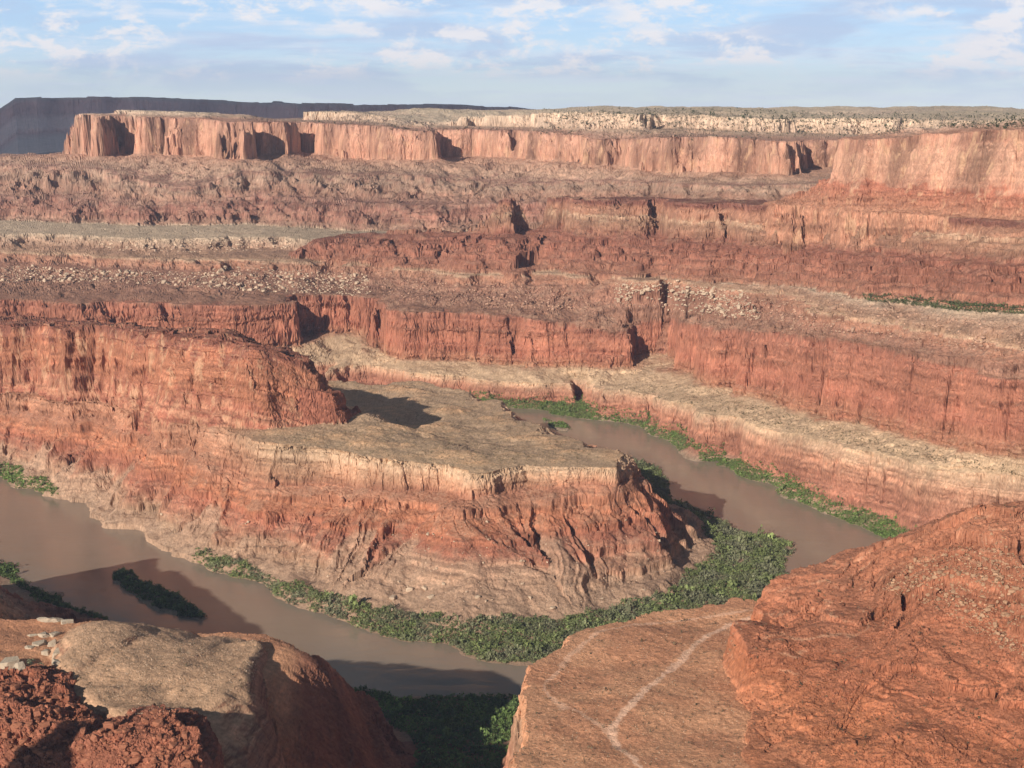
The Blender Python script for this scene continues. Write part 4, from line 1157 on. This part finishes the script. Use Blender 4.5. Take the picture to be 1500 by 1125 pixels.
def px_scatter(poly, n, seed, fams=None):
    """n points of the ground seen inside a pixel polygon"""
    r = np.random.default_rng(seed)
    poly = np.array(poly, float)
    a, b = poly.min(0), poly.max(0)
    got = []
    tot = 0
    while tot < n:
        m = max(400, int((n - tot) * 2.5))
        x = r.uniform(a[0], b[0], m); y = r.uniform(a[1], b[1], m)
        w = px_poly_mask(poly, x, y)
        pts, ok = hit(x[w], y[w])
        got.append(pts[ok]); tot += ok.sum()
    return np.vstack(got)[:n]


# ------------------------------------------------------------------ thickets along the river
def leaf_material(name):
    mt = bpy.data.materials.new(name); mt.use_nodes = True
    t = NT(mt.node_tree)
    out = t.n('ShaderNodeOutputMaterial')
    at = t.n('ShaderNodeAttribute', attribute_name='col').outputs[0]
    n = t.noise(t.n('ShaderNodeNewGeometry').outputs['Position'], .5, 3, .6)
    f = t.math('MULTIPLY_ADD', n, .8, .6)
    col = t.mix(1.0, at, t.n('ShaderNodeCombineColor', {0: f, 1: f, 2: f}).outputs[0], 'MULTIPLY')
    b = t.n('ShaderNodeBsdfPrincipled', {'Base Color': col, 'Roughness': .8, 'Specular IOR Level': .15})
    tr = t.n('ShaderNodeBsdfTranslucent', {0: col})
    mx = t.n('ShaderNodeMixShader', {0: .38, 1: b.outputs[0], 2: tr.outputs[0]})
    t.t.links.new(mx.outputs[0], out.inputs[0])
    return mt


MAT_LEAF = leaf_material('leaves')
N_LEAF = 26


def bush_variants(n, seed, nl=N_LEAF):
    r = np.random.default_rng(seed)
    V = []
    for _ in range(n):
        # a few lobes, each set with small leaf sprays
        lob = r.normal(0, .42, (4, 3)) * (1, 1, .35) + (0, 0, .62)
        k = r.integers(0, 4, nl)
        d = r.normal(0, 1, (nl, 3)); d /= np.linalg.norm(d, axis=1, keepdims=True)
        c = lob[k] + d * r.uniform(.25, .48, (nl, 1))
        c[:, 2] = np.abs(c[:, 2])
        nrm = d + r.normal(0, .45, (nl, 3)); nrm[:, 2] += .3; nrm /= np.linalg.norm(nrm, axis=1, keepdims=True)
        t1 = np.cross(nrm, r.normal(0, 1, (nl, 3))); t1 /= np.linalg.norm(t1, axis=1, keepdims=True)
        t2 = np.cross(nrm, t1)
        s1 = r.uniform(.16, .34, (nl, 1)); s2 = r.uniform(.12, .26, (nl, 1))
        V.append(np.stack([c - t1 * s1, c - t2 * s2, c + t1 * s1, c + t2 * s2], 1))
    return np.array(V)                           # n, nl, 4, 3


BUSH = bush_variants(24, 3)
BUSH_FEW = bush_variants(24, 4, 9)


def bushes(name, label, cat, pts, size, col, seed, few=False, jitter=.25, kind='stuff', lift=0.0, alt=None):
    r = np.random.default_rng(seed)
    src = BUSH_FEW if few else BUSH
    n = len(pts)
    k = r.integers(0, len(src), n)
    a = r.uniform(0, 2 * math.pi, n); s = size * np.exp(r.normal(0, .38, n))
    V = src[k]
    c_, s_ = np.cos(a)[:, None, None], np.sin(a)[:, None, None]
    X = V[..., 0] * c_ - V[..., 1] * s_; Y = V[..., 0] * s_ + V[..., 1] * c_; Z = V[..., 2] * (r.uniform(.75, 1.2, n) + .7 * (r.random(n) > .9))[:, None, None]
    w = np.stack([X, Y, Z], -1) * s[:, None, None, None] + pts[:, None, None, :]
    w[..., 2] += lift
    nl = w.shape[1]
    base = np.array(col) * np.exp(r.normal(0, jitter, (n, 1)))
    if alt is not None:
        m = np.clip(samp(T_SM, pts[:, 0] / 260., pts[:, 1] / 260.) * .5 + .4 + r.normal(0, .15, n), 0, 1)[:, None]
        base = base * (1 - m) + np.array(alt) * np.exp(r.normal(0, jitter, (n, 1))) * m
    c = np.repeat(base[:, None, :], nl * 4, 1).reshape(-1, 3)
    vs = w.reshape(-1, 3)
    o = mesh_from(name, vs, np.arange(len(vs)).reshape(-1, 4), MAT_LEAF, c)
    return set_props(o, label, cat, kind)


def world_scatter(poly, spacing, seed, zmax=14, gaps=1.5):
    """points inside a ground polygon (world x, y), jittered grid, set on the ground"""
    r = np.random.default_rng(seed)
    a, b = poly[:, :2].min(0), poly[:, :2].max(0)
    gx, gy = np.meshgrid(np.arange(a[0], b[0], spacing), np.arange(a[1], b[1], spacing))
    x = gx.ravel() + r.uniform(-.5, .5, gx.size) * spacing; y = gy.ravel() + r.uniform(-.5, .5, gx.size) * spacing
    m = px_poly_mask(poly, x + 2.5 * samp(T_SM, x / 150, y / 150), y + 2.5 * samp(T_SM, x / 150 + .4, y / 150))
    x, y = x[m], y[m]
    z = ground_z(x, y)
    gap = samp(T_SM, x / 90., y / 90.) + .6 * r.normal(0, 1, len(x))
    keep_ = (z > .05) & (z < zmax) & (gap < gaps)
    return np.stack([x, y, z], 1)[keep_]


G_DARK = (.13, .19, .07); G_LITE = (.235, .285, .115); G_GREY = (.25, .26, .16); G_FRESH = (.19, .28, .085)
wp = lambda pts: closed([(x, y, 3.0) for x, y in pts])
bushes('river_thicket', 'dense green thickets on the point bar round the gooseneck', 'thicket',
       world_scatter(wp([(283, 817), (330, 823), (380, 840), (420, 862), (500, 887), (560, 899), (640, 910), (740, 914), (820, 914), (870, 905), (930, 890), (975, 878), (1000, 854), (1023, 836), (1048, 802), (1032, 782), (1000, 762), (980, 750),
                         (948, 740), (936, 726), (915, 705), (890, 668), (912, 668), (960, 682), (978, 692), (982, 704), (979, 716), (990, 730), (1020, 744), (1044, 756), (1100, 774), (1157, 792), (1170, 813), (1170, 838), (1150, 870),
                         (1100, 906), (1000, 948), (900, 966), (797, 971), (713, 965), (667, 955), (613, 942), (550, 929), (500, 909), (420, 879), (350, 849), (283, 822)]), 2.9, 41), 2.5, G_LITE, 1, alt=G_GREY)
bushes('river_thicket', 'narrow strip of green thickets along the foot of the left talus', 'thicket',
       world_scatter(wp([(-200, 646), (0, 684), (40, 698), (87, 719), (84, 728), (40, 717), (0, 703), (-200, 665)]), 2.9, 42), 2.3, G_FRESH, 2)
bushes('river_thicket', 'bright green thickets under the cream cliff on the far bank', 'thicket',
       world_scatter(wp([(560, 580), (600, 581), (680, 583), (733, 587), (780, 592), (835, 593), (885, 594), (890, 602), (940, 617), (1000, 642), (1040, 661), (1080, 679), (1127, 695), (1207, 731), (1253, 752), (1300, 770), (1345, 784), (1345, 806), (1290, 788),
                         (1253, 771), (1207, 750), (1127, 714), (1080, 696), (1040, 678), (1000, 658), (940, 630), (888, 615), (820, 609), (780, 603), (733, 598), (680, 593), (600, 588)]), 2.2, 43, 24, 9), 1.9, G_FRESH, 3, alt=G_LITE)
bushes('river_thicket', 'dark green thickets on the near bank at the bottom centre', 'thicket',
       world_scatter(wp([(480, 1004), (555, 1009), (600, 1012), (680, 1016), (760, 1020), (795, 1019), (800, 1100), (760, 1200), (640, 1230), (600, 1140), (615, 1100), (575, 1065), (560, 1045), (500, 1020)]), 2.9, 44), 2.5, G_DARK, 4, alt=G_FRESH)
bushes('river_thicket', 'shaded thickets on the near bank at the left edge', 'thicket',
       world_scatter(wp([(-60, 760), (0, 796), (20, 832), (60, 860), (110, 890), (160, 912), (160, 922), (100, 900), (45, 872), (0, 838), (-60, 800)]), 3.0, 45), 2.4, G_DARK, 5)
bushes('river_thicket', 'dark green thickets covering the long island in the river', 'thicket',
       world_scatter(ISL[0], 2.6, 46), 2.3, G_DARK, 6)
bushes('river_thicket', 'thin green thickets on the small far island behind the gooseneck', 'thicket',
       world_scatter(ISL[1], 2.6, 47), 1.9, G_FRESH, 7)

# ------------------------------------------------------------------ loose rock
def rock_variants(n, seed):
    import bmesh
    r = np.random.default_rng(seed)
    out = []
    for _ in range(n):
        p = r.uniform(-1, 1, (26, 3))
        p /= np.maximum(np.abs(p).max(1, keepdims=True), .6) ** .8
        p *= np.array([r.uniform(.75, 1.15), r.uniform(.6, .95), r.uniform(.45, .8)])
        bm = bmesh.new()
        for q in p:
            bm.verts.new(q)
        h = bmesh.ops.convex_hull(bm, input=bm.verts)
        bmesh.ops.delete(bm, geom=[g for g in h['geom_interior'] if isinstance(g, bmesh.types.BMVert)], context='VERTS')
        bmesh.ops.triangulate(bm, faces=bm.faces)
        bm.verts.index_update()
        out.append((np.array([v.co[:] for v in bm.verts], f32), np.array([[v.index for v in f.verts] for f in bm.faces])))
        bm.free()
    return out


ROCKS = rock_variants(10, 17)
PALE_R = (.55, .42, .31); RED_R = (.36, .15, .09); BROWN_R = (.44, .27, .17); PINK_R = (.46, .29, .21)


def rubble(name, label, cat, pts, smin, smax, col, seed, power=2.2):
    r = np.random.default_rng(seed)
    vs, fs, cs, off = [], [], [], 0
    n = len(pts)
    sz = smin * (1 - r.random(n) * (1 - (smin / smax) ** power)) ** (-1 / power)
    kk = r.integers(0, len(ROCKS), n); an = r.uniform(0, 6.28, n)
    for i in range(n):
        v, f = ROCKS[kk[i]]
        c_, s_ = math.cos(an[i]), math.sin(an[i])
        w = np.stack([v[:, 0] * c_ - v[:, 1] * s_, v[:, 0] * s_ + v[:, 1] * c_, v[:, 2]], 1) * sz[i] * .5
        w[:, 2] -= sz[i] * .02
        vs.append(w + pts[i]); fs.append(f + off); off += len(v)
        cs.append(np.tile(np.array(col) * math.exp(r.normal(0, .16)), (len(v), 1)))
    o = mesh_from(name, np.vstack(vs), np.vstack(fs), MAT_ROCK, np.vstack(cs))
    return set_props(o, label, cat, 'stuff')


ROCK_ME = {}


def boulder(p, size, col, label, group=None, seed=0, name='boulder', flat=1.0, rz=None):
    r = np.random.default_rng(seed)
    k = int(r.integers(0, len(ROCKS)))
    key = (k, col)
    if key not in ROCK_ME:
        v, f = ROCKS[k]
        o = mesh_from(name, v * .5, f, MAT_ROCK, np.tile(np.array(col, f32), (len(v), 1)))
        ROCK_ME[key] = o.data
    else:
        o = bpy.data.objects.new(name, ROCK_ME[key]); sc.collection.objects.link(o)
    o.location = (p[0], p[1], p[2] + size * .14)
    o.scale = (size, size * r.uniform(.8, 1.1), size * flat * r.uniform(.85, 1.15))
    o.rotation_euler = (r.normal(0, .15), r.normal(0, .15), r.uniform(0, 6.28) if rz is None else rz)
    return set_props(o, label, 'boulder' if name == 'boulder' else 'outcrop', None, group)


SAGE = (.12, .115, .07); JUNI = (.07, .085, .045)
FIELD = {
    'left': [(0, 389), (130, 393), (250, 398), (305, 400), (318, 392), (420, 396), (540, 402), (545, 432), (500, 434), (380, 428), (250, 418), (150, 413), (0, 414)],
    'left2': [(130, 352), (300, 353), (330, 350), (430, 353), (425, 364), (330, 371), (150, 367)],
    'mid': [(560, 408), (700, 418), (790, 415), (870, 440), (860, 456), (700, 450), (560, 432)],
    'centre': [(900, 414), (1000, 420), (1090, 425), (1118, 470), (1060, 464), (960, 455), (900, 446)],
    'right': [(1120, 432), (1240, 445), (1400, 464), (1500, 472), (1500, 515), (1420, 515), (1300, 492), (1180, 490), (1095, 470)],
    'slope': [(1290, 865), (1330, 825), (1400, 800), (1470, 795), (1500, 830), (1500, 965), (1440, 935), (1370, 890)],
    'slope_all': [(1110, 880), (1250, 820), (1440, 745), (1500, 745), (1500, 1120), (1100, 1120), (1090, 960)],
    'talus': [(300, 790), (600, 760), (940, 770), (1010, 800), (985, 870), (860, 900), (640, 905), (450, 870)],
    'ridge': [(0, 1000), (90, 1003), (165, 1066), (235, 1038), (285, 1055), (295, 1125), (0, 1125)],
    'bench': [(800, 970), (850, 922), (1000, 896), (1100, 890), (1065, 985), (1085, 1060), (1085, 1125), (735, 1125), (765, 1020)],
    'mound': [(90, 960), (120, 915), (280, 932), (400, 935), (375, 1000), (200, 1060), (110, 1010)],
}
rubble('rubble', 'pale blocks strewn thickly below the white rim at the left', 'rubble', px_scatter(FIELD['left'], 1500, 1), 2.4, 8.5, PALE_R, 1)
rubble('rubble', 'pale blocks below the upper ledge on the far left plain', 'rubble', px_scatter(FIELD['left2'], 260, 2), 3.5, 9, PALE_R, 2)
rubble('rubble', 'scattered pink blocks on the slope in the middle distance', 'rubble', px_scatter(FIELD['mid'], 420, 3), 2.5, 7, PINK_R, 3)
rubble('rubble', 'jumble of pale blocks below the rim right of centre', 'rubble', px_scatter(FIELD['centre'], 900, 4), 2.0, 7.0, PALE_R, 4)
rubble('rubble', 'loose pinkish blocks spread over the terrace at the right', 'rubble', px_scatter(FIELD['right'], 900, 5), 1.5, 5.5, PINK_R, 5)
rubble('rubble', 'brown broken blocks high on the red slope at the right', 'rubble', px_scatter(FIELD['slope'], 1500, 6), .8, 4.0, BROWN_R, 6, 1.9)
rubble('rubble', 'small stones scattered over the whole red slope', 'rubble', px_scatter(FIELD['slope_all'], 3500, 7), .6, 2.6, RED_R, 7)
bushes('scrub', 'sparse grey tufts over the red slope at the right', 'scrub', px_scatter(FIELD['slope_all'], 900, 59), 1.0, SAGE, 59, True)
rubble('rubble', 'small pale stones on the talus of the gooseneck mesa', 'rubble', px_scatter(FIELD['talus'], 700, 8), .9, 2.6, PALE_R, 8)
rubble('rubble', 'dark red broken rock covering the near ridge', 'rubble', px_scatter(FIELD['ridge'], 800, 9), 1.2, 5.0, RED_R, 9, 1.4)
rubble('rubble', 'pale pebbles dotted over the dirt bench', 'rubble', px_scatter(FIELD['bench'], 1500, 10), .5, 1.1, (.55, .42, .3), 10)
rubble('rubble', 'tiny pale stones on the tan earth mound', 'rubble', px_scatter(FIELD['mound'], 2600, 11), .5, 1.2, PALE_R, 11)

for fld, n, sd, lo, hi, col, lab, grp in (
        ('left', 75, 21, 8.5, 13, PALE_R, 'large pale angular boulder in the rubble below the white rim at the left', 'large boulders below the left rim'),
        ('centre', 45, 22, 7, 12, PALE_R, 'large pale angular boulder in the jumble right of centre below the rim', 'large boulders right of centre'),
        ('right', 30, 23, 5.5, 9, PINK_R, 'large pinkish boulder lying on the terrace at the right', 'large boulders on the right terrace'),
        ('slope', 55, 24, 3.0, 5.5, BROWN_R, 'brown angular boulder high on the red slope at the right', 'boulders on the red slope'),
        ('ridge', 60, 25, 4.5, 8.5, RED_R, 'dark red boulder jutting from the near ridge in the bottom left', 'boulders of the near ridge')):
    r_ = np.random.default_rng(sd)
    for i, p in enumerate(px_scatter(FIELD[fld], n, sd)):
        boulder(p, r_.uniform(lo, hi), col, lab, grp, sd * 100 + i)
BIG = [(600, 865, 9, 'pale boulder left of the big squarish block on the lower talus'), (623, 863, 8.5, 'big squarish pale boulder on the lower talus of the gooseneck'),
       (631, 876, 8, 'broken pale boulder just below the squarish talus block'), (575, 878, 9, 'broad cracked pale boulder low on the left talus fan'), (700, 876, 7, 'rounded pale boulder low in the middle of the talus'),
       (811, 892, 8.5, 'lone pale boulder on the sandy flat at the right of the talus'), (650, 857, 6.5, 'upright grey boulder casting a dark shadow on the talus'), (718, 907, 8, 'flat pale boulder at the edge of the thicket below the talus')]
for i, (x, y, sz, lab) in enumerate(BIG):
    boulder(hit(x, y)[0][0], sz, PALE_R, lab, None, 900 + i)
for i, (x, y) in enumerate(((584, 853), (573, 894), (684, 868), (712, 882), (776, 877), (765, 857), (640, 833), (627, 783), (635, 787), (708, 825), (703, 815), (713, 765), (783, 780), (715, 793), (966, 793), (943, 865), (882, 877),
                            (763, 823), (870, 832), (530, 897), (360, 770), (364, 768), (480, 846), (147, 713), (237, 758))):
    boulder(hit(x, y)[0][0], 3.2 + (i * 37 % 10) * .22, PALE_R, 'small pale boulder dotted on the red talus of the gooseneck mesa', 'small boulders on the gooseneck talus', 950 + i)
WHITE_R = (.50, .415, .32)
OUT = [(66, 909, 17, 'white rock block at the left end of the skyline row on the left bench'), (84, 910, 15, 'middle white rock block of the skyline row'), (98, 912, 14, 'white rock block of the skyline row touching the tan mound'),
       (50, 931, 13, 'leftmost rounded white rock below the skyline row'), (66, 932, 15, 'bulging white rock beside the leftmost rounded one'), (80, 930, 13, 'white rock wedged against the tan mound below the skyline row'),
       (60, 944, 18, 'broad layered white slab in the middle of the outcrop'), (77, 946, 15, 'stepped white block right of the broad slab'), (70, 956, 16, 'tilted white slab below the stepped block'), (84, 958, 13, 'pale block at the right foot of the outcrop'),
       (82, 970, 12, 'lowest white rock of the outcrop above the red ridge'), (12, 972, 24, 'long flat white ledge at the left edge'), (28, 977, 15, 'right end block of the long white ledge'), (42, 949, 10, 'small white slab poking out left of the outcrop')]
for i, (x, y, sz, lab) in enumerate(OUT):
    q_ = hit(x, y)[0][0]; q_[2] -= .16 * sz
    boulder(q_, sz * .85, WHITE_R, lab, None, 980 + i, 'white_rock', 1.0, 0.2 * i)

# ------------------------------------------------------------------ scrub
bushes('scrub', 'small dry shrubs dotted over the dirt bench', 'scrub', px_scatter(FIELD['bench'], 1100, 51), .9, SAGE, 51, True)
bushes('scrub', 'low green scrub along the narrow shelf at the right', 'scrub', px_scatter([(1255, 436), (1330, 440), (1420, 447), (1500, 455), (1500, 462), (1400, 456), (1270, 441)], 900, 52), 3.0, (.13, .15, .07), 52, True)
bushes('scrub', 'dark junipers dotted over the pale plateau top', 'scrub', px_scatter([(790, 160), (960, 158), (1200, 164), (1320, 168), (1500, 167), (1500, 190), (1330, 188), (1310, 200), (1160, 200), (1000, 190), (800, 190)], 2600, 53), 3.4, JUNI, 53, True)
bushes('scrub', 'dark scrub dotted over the broken wall ledges in the distance', 'scrub', px_scatter([(450, 175), (620, 185), (800, 190), (1000, 195), (1150, 202), (1150, 208), (800, 205), (640, 200), (450, 185)], 400, 54), 3.0, JUNI, 54, True)
bushes('scrub', 'sparse tufts over the tan bench of the gooseneck', 'scrub', px_scatter([(330, 640), (520, 630), (640, 590), (700, 590), (830, 650), (890, 675), (700, 690), (500, 660)], 2600, 55), 1.0, (.21, .175, .10), 55, True)
bushes('scrub', 'sparse tufts over the pale bench above the far bank', 'scrub', px_scatter([(900, 566), (1020, 565), (1130, 600), (1260, 635), (1400, 670), (1500, 690), (1500, 700), (1300, 665), (1100, 618), (950, 580)], 2600, 56), 1.2, (.16, .145, .085), 56, True)
bushes('scrub', 'sparse dark tufts over the tan earth mound', 'scrub', px_scatter(FIELD['mound'], 500, 58), .8, SAGE, 58, True)
set_props(bushes('shrub', None, None, hit(49, 977)[0], 3.0, G_GREY, 57), 'single grey-green shrub beside the white ledge at the left edge', 'shrub')['kind'] = 'thing'

# ------------------------------------------------------------------ air
hz = bpy.data.materials.new('haze'); hz.use_nodes = True
t = NT(hz.node_tree)
out = t.n('ShaderNodeOutputMaterial')
vol = t.n('ShaderNodeVolumePrincipled', {'Color': (.60, .70, 1.0, 1), 'Density': 2.2e-5, 'Anisotropy': 0.0})
t.t.links.new(vol.outputs[0], out.inputs['Volume'])
bx = np.array([(x, y, z) for z in (-12, 950) for x, y in ((-15000, -1500), (15000, -1500), (15000, 20000), (-15000, 20000))], f32)
bf = np.array([[0, 3, 2, 1], [4, 5, 6, 7], [0, 1, 5, 4], [1, 2, 6, 5], [2, 3, 7, 6], [3, 0, 4, 7]])
set_props(mesh_from('haze', bx, bf, hz), 'thin blue haze over the canyon', 'haze', 'stuff')
